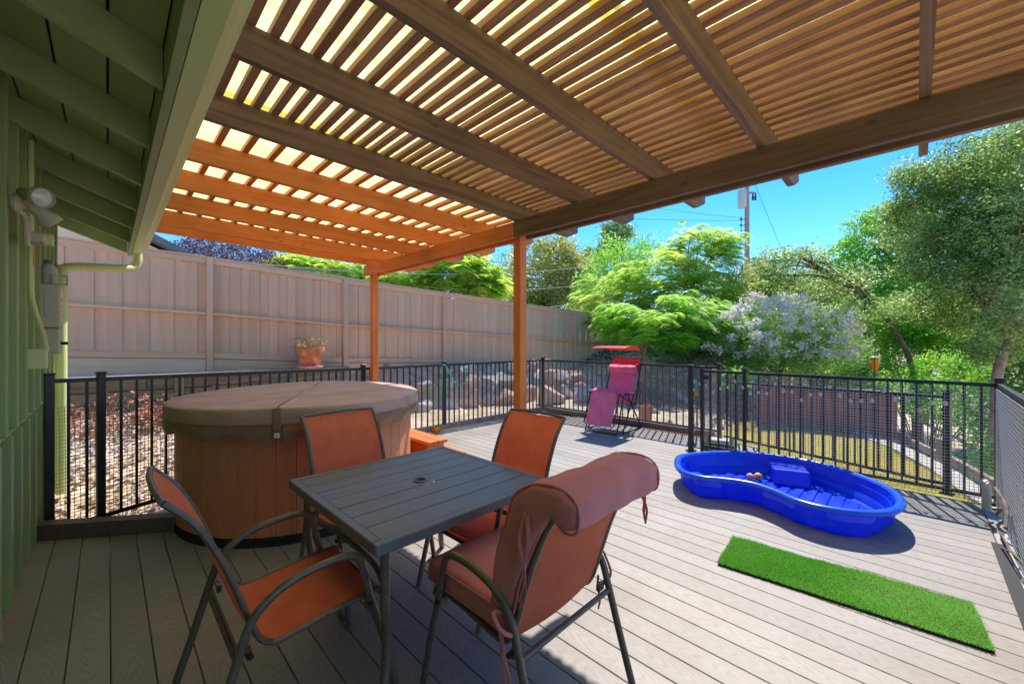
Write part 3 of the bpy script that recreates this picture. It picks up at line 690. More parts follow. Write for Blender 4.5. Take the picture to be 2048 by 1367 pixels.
# ------------------------------------------------------------------ hot tub
SC = (1.34, 4.13, 0)
sp = thing('hot_tub', 'round hot tub with brown panelled side and folding vinyl cover', 'hot tub', SC)
MB().lathe([(.0,.0),(.975,.0),(.975,.065),(.0,.065)], n=80).build('base_ring', M['rubber'], sp)
MB().lathe([(.0,.066),(.945,.066),(.945,.84),(.0,.84)], n=80).build('shell', M['rubber'], sp)
NS = 46; w_ = 2*math.pi*.965/NS
sm = MB().cbox(-.02, .0, -w_/2+.0012, w_/2-.0012, 0, .735, .004).mesh('side_panel', M['stave'])
for i in range(NS):
    a = 2*math.pi*i/NS+.03; inst('side_panel', sm, sp, (.968*math.cos(a), .968*math.sin(a), .066), (0,0,a))
MB().lathe([(.93,.802),(.985,.802),(.99,.81),(.985,.86),(.93,.86)], n=80, cap=False).build('rim_trim', M['spatrim'], sp, smooth=True)
sa = math.atan2(-.91, -.485)                     # seam direction on the plan
def half(s):
    n = 44; vs = []; R_ = 1.035
    rings = [(0,.0),(.5,0),(.9,.0),(.985,-.003),(1.0,-.012),(1.006,-.03),(1.004,-.10),(1.0,-.135)]
    vv = []; 
    for (q, dz) in rings:
        for j in range(n+1):
            a = sa + s*(.006+ (math.pi-.012)*j/n)
            r_ = R_*max(q,.004); zt = 1.0 + .018*abs(math.sin(a-sa))*-1 + .018 + dz
            if dz < -.02: r_ += .004*math.sin(j*2.3)+.003*math.sin(j*5.1)
            vv.append((r_*math.cos(a), r_*math.sin(a), zt))
    m = MB(); k = n+1
    fs = [(i*k+j, i*k+j+1, (i+1)*k+j+1, (i+1)*k+j) for i in range(len(rings)-1) for j in range(n)]
    m.add(vv, fs); return m.build('cover_half', M['cover'], sp, smooth=True)
half(1); half(-1)
MB().lathe([(1.038,.885),(1.044,.888),(1.046,.893),(1.044,.898),(1.038,.90)], n=90, cap=False).build('piping', M['coverdark'], sp, smooth=True)
def skirt(a0, a1, name='cover_skirt'):
    n = int(abs(a1-a0)/.035); vv = []
    for i, (r_, z_) in enumerate(((1.036,.893),(1.045,.87),(1.04,.83),(1.03,.795))):
        for j in range(n+1):
            a = a0+(a1-a0)*j/n; e = min(j, n-j)/6
            dz = 0 if e > 1 or i < 2 else -.035*(1-e)*(i-1)
            w2 = (.010*math.sin(j*.9+i)+.006*math.sin(j*2.1+2*i))*(i/3)
            vv.append(((r_+w2)*math.cos(a), (r_+w2)*math.sin(a), z_+dz+.006*math.sin(j*.4)*i))
    k = n+1; fs = [(i*k+j, i*k+j+1, (i+1)*k+j+1, (i+1)*k+j) for i in range(3) for j in range(n)]
    return MB().add(vv, fs).build(name, M['coverdark'], sp, smooth='all')
skirt(sa+.035, sa+math.pi-.03); skirt(sa-.035, sa-math.pi+.03)
# hinge flap with buckle at the seam
q = Matrix.Rotation(sa, 4, 'Z')
mb = MB().cbox(1.035,1.05,-.028,.028,.86,1.012,.003,q); mb.build('hinge_strap', M['coverdark'], sp)
MB().cbox(1.047,1.062,-.018,.018,.80,.835,.004,q).build('buckle', M['white'], sp)
for a in (sa+1.5, sa-1.5):
    qq = Matrix.Rotation(a,4,'Z'); MB().cbox(1.038,1.052,-.02,.02,.79,.99,.003,qq).build('strap', M['coverdark'], sp)
# steps
ws = thing('spa_steps', 'orange stained wooden steps beside the hot tub', 'steps', (2.56, 4.1, 0))
for x0 in (-.125,.004): MB().cbox(x0, x0+.121, -.40, .40, .365, .40, .004).build('tread', M['owood_y'], ws)
for x0 in (.14,.27): MB().cbox(x0, x0+.12, -.40, .40, .17, .205, .004).build('tread', M['owood_y'], ws)
for y_ in (-.36, .32):
    MB().prism([(-.12,0),(.13,0),(.10,.364),(-.09,.364)], y_, y_+.035).build('side_board', M['owood_z'], ws)
    MB().prism([(.131,0),(.38,0),(.36,.169),(.118,.169)], y_, y_+.035).build('side_board', M['owood_z'], ws)
MB().cbox(.105,.125,-.325,.32,.1,.36,.003).build('riser_board', M['owood_y'], ws)

# ------------------------------------------------------------------ dining table
tb = thing('dining_table', 'square charcoal metal slatted patio table with umbrella hole', 'dining table', (1.22, 1.935, 0))
TS = .515; TZ = .72
ns = 8; pitch = (2*TS-.09)/ns
for s in (-1,1):
    MB().cbox(-TS, TS, s*TS-(0 if s<0 else .04), s*TS+(.04 if s<0 else 0), TZ-.045, TZ, .004).build('rim', M['table'], tb)
    MB().cbox(s*TS-(0 if s<0 else .04), s*TS+(.04 if s<0 else 0), -TS+.041, TS-.041, TZ-.045, TZ, .004).build('rim', M['table'], tb)
bm_hole = None
n6 = 7; pw = (2*TS-.082)/n6
for i in range(n6):
    y0 = -TS+.041+pw*i
    if i == 3:
        # slat with the umbrella ring hole: built of two halves and a ringed plate
        bm = bmesh.new(); yc = y0+pw/2; hw = pw/2-.0025; R_ = .026; N_ = 24
        out = []; 
        X_ = TS-.042
        ring = [bm.verts.new((R_*math.cos(2*math.pi*k/N_), yc+R_*math.sin(2*math.pi*k/N_), TZ-.003)) for k in range(N_)]
        sq = []
        for k in range(N_):
            a = 2*math.pi*k/N_; c, s_ = math.cos(a), math.sin(a); t = hw/max(abs(c),abs(s_)); sq.append(bm.verts.new((c*t, yc+s_*t, TZ-.003)))
        for k in range(N_): bm.faces.new((ring[k], sq[k], sq[(k+1)%N_], ring[(k+1)%N_]))
        lo_ = [bm.verts.new((v.co.x, v.co.y, TZ-.03)) for v in ring]
        for k in range(N_): bm.faces.new((ring[(k+1)%N_], lo_[(k+1)%N_], lo_[k], ring[k]))
        me = bpy.data.meshes.new('slat'); bm.to_mesh(me); bm.free(); me.materials.append(M['table']); link(bpy.data.objects.new('slat', me), tb)
        for s in (-1,1):
            MB().box(min(s*hw, s*X_), max(s*hw, s*X_), y0+.0025, y0+pw-.0025, TZ-.012, TZ-.003).build('slat', M['table'], tb)
        mb = MB().lathe([(.026,-.03),(.026,.0),(.029,.004),(.038,.003),(.040,-.001),(.038,-.003)], (0,yc,TZ), 28, cap=False); mb.build('umbrella_ring', M['bronze'], tb, smooth=True)
    else:
        MB().cbox(-TS+.041, TS-.041, y0+.0025, y0+pw-.0025, TZ-.014, TZ-.003, .0015).build('slat', M['table'], tb)
MB().box(-TS+.041,TS-.041,-TS+.06,TS-.06,TZ-.045,TZ-.032).build('underframe', M['table'], tb) if False else None
for x0 in (-.3,0.05,.3): MB().box(x0-.02,x0+.02,-TS+.041,TS-.041,TZ-.034,TZ-.016).build('crossbar', M['black'], tb) if x0 != .05 else None
for sx_ in (-1,1):
    for sy_ in (-1,1):
        c = [(sx_*(TS-.075), sy_*(TS-.075), TZ-.04), (sx_*(TS-.075), sy_*(TS-.075), .45), (sx_*(TS-.09), sy_*(TS-.09), .25), (sx_*(TS-.06), sy_*(TS-.06), .08), (sx_*(TS-.03), sy_*(TS-.03), 0)]
        MB().tube(smoothpath(c), .019, 10, sy=1).build('leg', M['bronze'], tb, smooth=True)
    MB().tube(smoothpath([(sx_*(TS-.08), -TS+.08, .50), (sx_*(TS-.13), -.2, .50), (sx_*(TS-.13), .2, .50), (sx_*(TS-.08), TS-.08, .50)]), .013, 8).build('stretcher', M['bronze'], tb, smooth=True)
MB().tube([(-TS+.13,0,.50),(TS-.13,0,.50)], .012, 8).build('stretcher', M['bronze'], tb, smooth=True)

# ------------------------------------------------------------------ sling chairs
RP = [(.012,.385),(-.002,.412),(-.03,.422),(-.2,.418),(-.36,.402),(-.425,.405),(-.47,.455),(-.52,.60),(-.57,.745),(-.64,.89),(-.72,.985)]
HW = .245
def make_chair(label):
    t = thing('sling_chair', label, 'chair', (0,0,0))
    rail = smoothpath([(x_,0,z_) for x_,z_ in RP], 6)
    for s in (-1,1):
        MB().tube([Vector((p.x, s*HW, p.z)) for p in rail], .0125, 10, sy=.85).build('sling_rail', M['bronze'], t, smooth=True)
        c = [(.045,0,0),(-.01,0,.22),(-.075,0,.44),(-.105,0,.565),(-.135,0,.615),(-.19,0,.632),(-.30,0,.628),(-.41,0,.60),(-.49,0,.535),(-.53,0,.43),(-.585,0,.25),(-.665,0,0)]
        MB().tube([Vector((p.x, s*(HW+.035), p.z)) for p in smoothpath(c, 7)], .0135, 10, sy=1.15).build('arm_and_legs', M['bronze'], t, smooth=True)
        for (x_, z_) in ((-.075,.405),(-.50,.42)):
            MB().bar((x_, s*(HW-.0), z_-.005), (x_-.0, s*(HW+.037), z_-.005), .016, .03).build('bracket', M['bronze'], t)
            MB().tube([(x_, s*(HW+.03), z_), (x_, s*(HW+.056), z_)], .009, 8).build('bolt', M['rubber'], t, smooth=True)
    n = len(rail); mb = MB(); W = 9
    vs = []
    for side in (0,1):
        for i, p in enumerate(rail):
            tt = (rail[min(i+1,n-1)]-rail[max(i-1,0)]).normalized(); nn = Vector((tt.z,0,-tt.x))
            for j in range(W):
                f = -1+2*j/(W-1); dip = .018*(1-f*f)
                off = nn*(-dip + (.002 if side else -.002))
                if nn.z < 0: off = nn*(dip + (.002 if side else -.002))
                vs.append(Vector((p.x, f*(HW-.004), p.z))+off)
    K = n*W; fs = []
    for side in (0,1):
        for i in range(n-1):
            for j in range(W-1):
                q = (side*K+i*W+j, side*K+i*W+j+1, side*K+(i+1)*W+j+1, side*K+(i+1)*W+j); fs.append(q if side else q[::-1])
    for j in range(W-1):
        fs.append((j, j+1, K+j+1, K+j)); e = (n-1)*W; fs.append((e+j+1, e+j, K+e+j, K+e+j+1))
    mb.add(vs, fs); mb.build('sling', M['sling'], t, smooth=True)
    MB().tube([(.008,-HW,.384),(.008,HW,.384)], .010, 8).build('front_bar', M['bronze'], t, smooth=True)
    MB().tube([(-.722,-HW,.985),(-.735,-.1,.992),(-.735,.1,.992),(-.722,HW,.985)], .010, 8).build('top_bar', M['bronze'], t, smooth=True)
    MB().tube([(-.535,-HW-.035,.41),(-.535,HW+.035,.41)], .011, 8).build('rear_bar', M['bronze'], t, smooth=True)
    MB().tube([(-.06,-HW-.035,.395),(-.06,HW+.035,.395)], .010, 8).build('seat_bar', M['bronze'], t, smooth=True)
    return t
def place(t, x_, y_, rz): t.location = (x_, y_, 0); t.rotation_euler = (0,0,rz)
gch = 'sling chairs around the patio table'
c1 = make_chair('orange sling chair in the left foreground seen side on, turned to the table'); c1['group'] = gch
others = [dup(c1) for _ in range(3)]
place(c1, .84, 1.88, 0)
for o, (x_, y_, rz, lb) in zip(others, [(1.17,2.15,-math.pi/2+.03,'orange sling chair between the hot tub and the table'),(1.38,1.86,math.pi,'orange sling chair at the table partly behind the tall wooden post'),(1.255,1.475,math.pi/2,'sling chair in the centre foreground wearing a thick red cushion, back to the viewer')]):
    place(o, x_, y_, rz); o['label'] = lb

# cushion on the front chair

cu = thing('chair_cushion', 'thick brick red seat and back cushion tied on the front chair', 'cushion', (1.255,1.475,0), math.pi/2)
def pillow(mb, name, parent, mt, bw=.03, seg=3, jitter=.004, sub=True):
    o = mb.build(name, mt, parent)
    me = o.data; bm = bmesh.new(); bm.from_mesh(me)
    bmesh.ops.bevel(bm, geom=bm.edges[:], offset=bw, segments=seg, profile=.6, affect='EDGES')
    bmesh.ops.subdivide_edges(bm, edges=[e for e in bm.edges if e.calc_length() > .07], cuts=4, use_grid_fill=True)
    bmesh.ops.triangulate(bm, faces=[f for f in bm.faces if len(f.verts) > 4])
    for v in bm.verts:
        p = v.co; v.co += Vector((math.sin(p.y*23+p.z*31), math.sin(p.x*19+p.z*27), math.sin(p.x*29+p.y*17)))*jitter + v.normal*.004*math.sin(p.y*47+p.x*33+p.z*41)
    bm.to_mesh(me); bm.free()
    me.polygons.foreach_set('use_smooth', [True]*len(me.polygons)); return o
pillow(MB().box(-.43,.045,-.262,.262,.432,.535), 'seat_cushion', cu, M['cushion'], .035)
bk = [(-.375,.535),(-.395,.70),(-.455,.87),(-.49,.955),(-.58,1.015),(-.70,1.03),(-.765,.995),(-.765,.915),(-.715,.895),(-.66,.925),(-.60,.84),(-.52,.66),(-.475,.52)]
MBk = MB().prism(bk, -.275, .275); bko = MBk.build('back_cushion', M['cushion'], cu)
me = bko.data; bm = bmesh.new(); bm.from_mesh(me)
bmesh.ops.bevel(bm, geom=[e for e in bm.edges if abs(e.verts[0].co.y-e.verts[1].co.y) < .01], offset=.028, segments=3, profile=.55, affect='EDGES')
lng = [e for e in bm.edges if abs(e.verts[0].co.y-e.verts[1].co.y) > .2]
bmesh.ops.subdivide_edges(bm, edges=lng, cuts=14)
for v in bm.verts:
    p = v.co; v.co += Vector((math.sin(p.y*21+p.z*30)*.0025, math.sin(p.x*26+p.z*20)*.003, math.sin(p.x*25+p.y*13)*.003))
    v.co += v.normal*(.0025*math.sin(p.y*37+p.x*23) )
ng = [f for f in bm.faces if len(f.verts) > 4]; bmesh.ops.triangulate(bm, faces=ng)
bm.to_mesh(me); bm.free(); me.polygons.foreach_set('use_smooth', [True]*len(me.polygons))
try: me.set_sharp_from_angle(angle=R(50))
except Exception: pass
for s in (-1,1):
    pl = smoothpath([Vector((x_+(-.575-x_)*.03, s*.262, z_+(.78-z_)*.02)) for x_,z_ in bk]+[Vector((bk[0][0], s*.262, bk[0][1]))], 4)
    MB().tube(pl, .0045, 6).build('piping', M['cushion'], cu, smooth=True)
    for zz in (.447,.520): MB().tube(smoothpath([(-.41,s*.258,zz),(-.2,s*.263,zz+.003),(.02,s*.258,zz),(.038,s*.235,zz),(.043,0,zz+.002)],4), .004, 6).build('piping', M['cushion'], cu, smooth=True)
def ribbon(pts, w_=.012, parent=cu, name='tie'):
    pts = smoothpath(pts, 5); mb = MB(); vs = []
    for i, p in enumerate(pts):
        a = .5*math.sin(i*.35); d = Vector((math.cos(a), math.sin(a), 0))*w_/2; nn = Vector((-math.sin(a), math.cos(a), 0))*.0012
        vs += [p-d-nn, p+d-nn, p+d+nn, p-d+nn]
    fs = []
    for i in range(len(pts)-1):
        for j in range(4): fs.append((4*i+j, 4*i+(j+1)%4, 4*i+4+(j+1)%4, 4*i+4+j))
    mb.add(vs, fs+[(3,2,1,0),tuple(len(vs)-4+k for k in range(4))]); return mb.build(name, M['cushion'], parent)
ribbon([(-.57,.283,.92),(-.59,.292,.84),(-.565,.29,.74),(-.575,.292,.66),(-.55,.288,.60)], .014)
ribbon([(-.565,.286,.92),(-.545,.29,.82),(-.575,.296,.72),(-.545,.292,.62)], .012)
ribbon([(-.47,.31,.50),(-.49,.315,.40),(-.50,.32,.33),(-.46,.315,.24),(-.48,.32,.17)], .011)
ribbon([(-.48,.31,.50),(-.50,.315,.42),(-.53,.32,.36),(-.49,.318,.29),(-.475,.318,.25)], .010)
MB().tube(smoothpath([(-.45,.265,.53),(-.44,.31,.54),(-.49,.325,.515),(-.51,.29,.49),(-.47,.262,.49)],4), .008, 6).build('knot', M['cushion'], cu, smooth=True)
ribbon([(-.70,-.262,.90),(-.705,-.268,.85),(-.70,-.270,.80),(-.705,-.272,.76)], .012)
ribbon([(-.705,-.262,.90),(-.695,-.268,.86),(-.712,-.272,.81),(-.705,-.274,.75)], .010)
ribbon([(-.5,-.29,.56),(-.53,-.30,.48),(-.52,-.30,.42),(-.55,-.305,.34),(-.56,-.305,.27)], .011)
ribbon([(-.48,-.28,.45),(-.475,-.285,.40),(-.485,-.285,.34),(-.48,-.28,.30)], .010)

# ------------------------------------------------------------------ reclining lounge chair (local +x faces the house, origin under the front bar)
rc = thing('recliner', 'folding zero gravity lounge chair with faded pink pad and red canopy', 'recliner', (5.70, 3.64, 0), math.pi+.04)
W2 = .29
for s in (-1,1):
    MB().tube(smoothpath([(.02,s*W2,.015),(-.02,s*W2,.10),(-.13,s*W2,.40),(-.20,s*W2,.60)],4), .011, 8).build('front_leg', M['black'], rc, smooth=True)
    MB().tube([(-.30,s*(W2+.03),.60),(-.55,s*(W2+.03),.30),(-.80,s*(W2+.03),.012)], .011, 8).build('rear_leg', M['black'], rc, smooth=True)
    MB().tube([(-.12,s*(W2+.03),.012),(-.35,s*(W2+.03),.36),(-.52,s*(W2+.03),.62)], .011, 8).build('cross_leg', M['black'], rc, smooth=True)
    MB().tube([(-.12,s*(W2+.03),.012),(-.80,s*(W2+.03),.012)], .010, 8).build('runner', M['black'], rc, smooth=True)
    bevel(MB().box(-.64,-.16,s*(W2+.05)-.028,s*(W2+.05)+.028,.615,.645).build('armrest', M['black'], rc), .01)
    MB().tube([(-.62,s*W2,.40),(-.70,s*W2,.62),(-.80,s*W2,.95),(-.87,s*W2,1.20)], .011, 8).build('back_rail', M['black'], rc, smooth=True)
    MB().tube([(-.12,s*(W2-.02),.635),(-.40,s*(W2-.02),.50),(-.62,s*(W2-.02),.42)], .011, 8).build('seat_rail', M['black'], rc, smooth=True)
    MB().tube([(-.12,s*(W2-.02),.635),(.0,s*(W2-.02),.38),(.09,s*(W2-.02),.14)], .011, 8).build('foot_rail', M['black'], rc, smooth=True)
    for i in range(12):
        q = i/11; MB().tube([(-.12+.21*q, s*(W2-.02), .635-.495*q), (-.115+.20*q, s*(W2-.055), .63-.49*q)], .003, 4).build('lacing', M['darkwire'], rc)
MB().tube([(.02,-W2,.015),(.035,0,.012),(.02,W2,.015)], .011, 8).build('floor_bar', M['black'], rc, smooth=True)
MB().tube([(-.80,-W2-.03,.012),(-.80,W2+.03,.012)], .011, 8).build('floor_bar', M['black'], rc, smooth=True)
MB().tube([(-.87,-W2,1.2),(-.89,0,1.21),(-.87,W2,1.2)], .011, 8).build('top_bar', M['black'], rc, smooth=True)
def slab(pts, hw, th, name, mt, parent, jit=.004):
    pts = smoothpath(pts, 4); vs = []; n = len(pts); W = 9
    for side in (0,1):
        for i, p in enumerate(pts):
            tt = (pts[min(i+1,n-1)]-pts[max(i-1,0)]).normalized(); nn = Vector((-tt.z,0,tt.x))
            if nn.z < 0: nn = -nn
            for j in range(W):
                f = -1+2*j/(W-1); e = 1-abs(f)**6*.7
                vs.append(Vector((p.x, f*hw, p.z)) + nn*(th*e*(1 if side else -.3) + jit*math.sin(i*1.9+j*2.7)))
    K = n*W; fs = []
    for side in (0,1):
        for i in range(n-1):
            for j in range(W-1):
                q = (side*K+i*W+j, side*K+i*W+j+1, side*K+(i+1)*W+j+1, side*K+(i+1)*W+j); fs.append(q)
    for j in range(W-1): fs += [(j,j+1,K+j+1,K+j), ((n-1)*W+j, (n-1)*W+j+1, K+(n-1)*W+j+1, K+(n-1)*W+j)]
    for i in range(n-1): fs += [(i*W,(i+1)*W,K+(i+1)*W,K+i*W), (i*W+W-1,(i+1)*W+W-1,K+(i+1)*W+W-1,K+i*W+W-1)]
    return MB().add(vs, fs).build(name, mt, parent, smooth=True)
slab([(.10,0,.13),(.0,0,.38),(-.11,0,.63)], W2-.055, .018, 'foot_pad', M['pink'], rc)
slab([(-.10,0,.645),(-.2,0,.61),(-.45,0,.50),(-.62,0,.43)], W2-.04, .03, 'seat_pad', M['pink'], rc)
slab([(-.64,0,.46),(-.70,0,.64),(-.76,0,.85),(-.80,0,.98)], W2-.045, .035, 'back_pad', M['pink'], rc)
slab([(-.79,0,.95),(-.83,0,1.08),(-.87,0,1.19)], W2-.02, .006, 'back_sling', M['red'], rc, .001)
slab([(-.77,0,1.02),(-.79,0,1.06),(-.83,0,1.155)], W2-.08, .02, 'upper_pillow', M['red'], rc)
pillow(MB().cbox(-.06,.045,-W2+.04,W2-.04,-.07,.07,.01, Matrix.Translation((-.735,0,.995)) @ Matrix.Rotation(.45,4,'Y')), 'head_pillow', rc, M['pink'], .012, 2, .002)
pillow(MB().cbox(-.07,.05,-W2+.05,W2-.05,-.03,.03,.008, Matrix.Translation((-.14,0,.655)) @ Matrix.Rotation(.3,4,'Y')), 'knee_roll', rc, M['pink'], .01, 2, .002)
slab([(-.22,0,1.375),(-.35,0,1.40),(-.55,0,1.405),(-.72,0,1.385),(-.80,0,1.34)], W2+.02, .006, 'canopy', M['red'], rc, .002)
for s in (-1,1): MB().tube(smoothpath([(-.22,s*(W2+.02),1.37),(-.50,s*(W2+.02),1.40),(-.74,s*(W2+.02),1.375),(-.83,s*(W2+.02),1.29),(-.86,s*(W2+.01),1.15)],4), .007, 6).build('canopy_frame', M['black'], rc, smooth=True)
fp = thing('flower_pot', 'square terracotta planter on the ground behind the recliner', 'flower pot', (7.05, 3.55, hz(7.05,3.55)))
MB().lathe([(0,0),(.11,0),(.15,.24),(.165,.24),(.165,.28),(.14,.28),(.13,.22),(0,.22)], n=4).build('pot', M['terra'], fp)

# ------------------------------------------------------------------ blue kidney pool
rim = [(4.18,1.78),(4.50,1.86),(4.86,1.70),(5.14,1.43),(5.27,1.10),(5.27,.80),(5.20,.58),(5.02,.34),(4.77,.14),(4.47,.06),(4.18,.09),(3.95,.24),(3.84,.48),(3.86,.68),(3.97,.85),(4.04,1.05),(3.98,1.25),(3.90,1.42),(3.94,1.62)]
def closed(pts, sub=8):
    n = len(pts); out = []
    for i in range(n):
        a,b,c,d = [Vector((*pts[(i+k-1)%n],0)) for k in range(4)]
        for j in range(sub):
            t = j/sub; out.append(.5*((2*b)+(c-a)*t+(2*a-5*b+4*c-d)*t*t+(3*b-a-3*c+d)*t**3))
    return out
rp = closed(rim); cen = sum(rp, Vector())/len(rp); npn = len(rp)
def nrm2(i): t = (rp[(i+1)%npn]-rp[(i-1)%npn]).normalized(); return Vector((t.y,-t.x,0))*-1
nr = [nrm2(i) for i in range(npn)]
if (nr[0].dot(rp[0]-cen)) < 0: nr = [-q for q in nr]
pool = thing('kiddie_pool', 'bright blue plastic kidney shaped paddling pool on the deck', 'paddling pool', (cen.x, cen.y, 0))
RH = .225
def ringof(off, z, scal=None):
    out = []
    for i in range(npn):
        o_ = off(i) if callable(off) else off
        out.append(rp[i]+nr[i]*o_+Vector((0,0,z(i) if callable(z) else z))-cen)
    return out
lob = lambda a: (lambda i: a + .030*max(0,min(1,.5+2.5*math.sin(i/npn*2*math.pi*7+.6))))
rings = [ringof(-.06, RH-.012), ringof(-.05, RH+.004), ringof(-.028, RH+.012), ringof(0, RH+.003), ringof(.006, RH-.015), ringof(-.004, RH-.032), ringof(-.03, RH-.035), ringof(-.055, RH-.03), ringof(lob(-.10), .10), ringof(lob(-.112), .02), ringof(lob(-.13), .004)]
def loft(rings, close_end=False):
    vs = [p for r_ in rings for p in r_]; n = npn
    fs = [(i*n+j, i*n+(j+1)%n, (i+1)*n+(j+1)%n, (i+1)*n+j) for i in range(len(rings)-1) for j in range(n)]
    return vs, fs
vs, fs = loft(rings[:8]); MB().add(vs, fs).build('rim', M['blue_rim'], pool, smooth='all', fix=True)
vs, fs = loft([ringof(-.056, RH-.03), ringof(lob(-.075), .13), ringof(lob(-.082), .124), ringof(lob(-.095), .06), ringof(lob(-.112), .02), ringof(lob(-.13), .004), ringof(lob(-.16), .0035)])
MB().add(vs, fs).build('outer_wall', M['blue'], pool, smooth=True)
inn = [ringof(-.058, RH-.012), ringof(-.075, .16), ringof(-.080,.157), ringof(-.10,.09), ringof(-.105,.087), ringof(-.13,.025), ringof(-.15,.016)]
vs, fs = loft(inn); MB().add(vs, fs).build('inner_wall', M['blue'], pool, smooth=True)
# floor with raised ribs: grid clipped by scaled outline
from mathutils.geometry import tessellate_polygon
fl_ = [rp[i]+nr[i]*-.148-cen for i in range(npn)]
tri = tessellate_polygon([fl_]); MB().add([(p.x,p.y,.016) for p in fl_], [tuple(t) for t in tri]).build('floor', M['blue'], pool)
def inside(x_, y_, m=.0):
    c = False; n = npn; j = n-1
    for i in range(n):
        a, b_ = fl_[i], fl_[j]
        if (a.y > y_) != (b_.y > y_) and x_ < (b_.x-a.x)*(y_-a.y)/(b_.y-a.y)+a.x: c = not c
        j = i
    return c
for r_ in range(-12, 13):
    y_ = r_*.105; xs_ = [q*.02 for q in range(-60, 60) if inside(q*.02, y_-.035) and inside(q*.02, y_+.035)]
    if len(xs_) > 5:
        a, b_ = min(xs_)+.03, max(xs_)-.03
        MB().cbox(a, b_, y_-.038, y_+.038, .015, .03, .008).build('floor_rib', M['blue'], pool)
# thin blocks embossed on the walls
emb = MB()
for i in range(0, npn, 6):
    for off, z0, z1 in ((-.067,.165,.205),):
        p = rp[i]+nr[i]*off-cen; emb.bar(p+Vector((0,0,z0)), rp[i]+nr[i]*(off+.004)-cen+Vector((0,0,z1)), .008, .006)
    p = rp[(i+3)%npn]+nr[(i+3)%npn]*-.088-cen; q = rp[(i+3)%npn]+nr[(i+3)%npn]*-.08-cen; emb.bar(p+Vector((0,0,.10)), q+Vector((0,0,.15)), .008, .006)
emb.build('embossed_blocks', M['blue'], pool)
so_ = Vector((4.98,.92,0))-cen
bevel(MB().prism([(-.12,.02),(.20,.02),(.20,.175),(-.08,.175)], -.16, .16, Matrix.Translation(so_) @ Matrix.Rotation(.35,4,'Z')).build('moulded_seat', M['blue'], pool), .02, 3)
bevel(MB().prism([(-.08,.02),(.08,.02),(.06,.13),(-.04,.13)], -.10, .10, Matrix.Translation(Vector((4.27,1.56,0))-cen) @ Matrix.Rotation(2.4,4,'Z')).build('moulded_seat', M['blue'], pool), .02, 3)
ball_y = mat('toy_ball_yellow', (.80,.55,.12), (.65,.30,.10), .5, (20,20,20)); ball_p = mat('toy_ball_pink', (.75,.25,.30), (.75,.45,.25), .5, (20,20,20))
for (x_,y_,r_,m_,lb) in ((4.82,1.17,.040,ball_y,'small yellow toy ball in the pool'),(4.76,1.23,.038,ball_p,'small pink and orange toy ball in the pool')):
    tag(MB().sphere((0,0,0), r_, 16, 10).build('toy_ball', m_, smooth=True, loc=(x_,y_,.03+r_)), lb, 'ball')

# ------------------------------------------------------------------ artificial grass mat
gmh = thing('grass_mat', 'narrow strip of bright green artificial turf on the deck', 'turf mat', (3.15,.355,0), math.atan2(1.17,-.11)-math.pi/2)
MB().cbox(-.235,.235,-.60,.60,.003,.014,.003).build('backing', M['turf_base'], gmh)
n = 52000; bx = rng.uniform(-.236,.236,n); by = rng.uniform(-.603,.603,n); bx += .004*np.sin(by*31)*(bx>0); a = rng.uniform(0,6.283,n); le = rng.uniform(.012,.024,n)*(1+.35*np.sin(bx*17+1)*np.sin(by*9)); tl = rng.uniform(0,.016,n); ta = rng.uniform(0,6.283,n)
w_ = .0016; cx, cy = np.cos(a)*w_, np.sin(a)*w_
V = np.stack([np.stack([bx-cx,by-cy,np.full(n,.013)],1), np.stack([bx+cx,by+cy,np.full(n,.013)],1), np.stack([bx+tl*np.cos(ta),by+tl*np.sin(ta),.012+le],1)],1).reshape(-1,3)
o = bpy.data.objects.new('turf_blades', np_mesh('turf_blades', V, np.arange(3*n).reshape(n,3), M['turf'])); link(o, gmh); o['kind'] = 'stuff'

# ------------------------------------------------------------------ vegetation
def unit(n):
    v = rng.normal(size=(n,3)); return v/np.linalg.norm(v,axis=1,keepdims=True)
def leaves(centers, spread, per, size, aspect=.45, droop=0., up=.35, vary=.35, flat=1.0):
    """leaf quads in clumps round the centers"""
    n = len(centers)*per; c = np.repeat(centers, per, 0); s = np.repeat(spread, per) if np.ndim(spread) else np.full(n, spread)
    u = unit(n)*(rng.uniform(0,1,n)**.5)[:,None]; u[:,2] *= flat; p = c + u*s[:,None]
    d = unit(n); d[:,2] = d[:,2]*.6 - droop; d /= np.linalg.norm(d,axis=1,keepdims=True)
    nm = unit(n); nm[:,2] += up; side = np.cross(d, nm); side /= np.linalg.norm(side,axis=1,keepdims=True)+1e-9
    L = size*(1+rng.uniform(-vary,vary,n)); W = L*aspect
    a = p; b = p + d*(L*.5)[:,None] + side*(W*.5)[:,None]; t = p + d*L[:,None]; e = p + d*(L*.5)[:,None] - side*(W*.5)[:,None]
    return np.stack([a,b,t,e],1).reshape(-1,3)
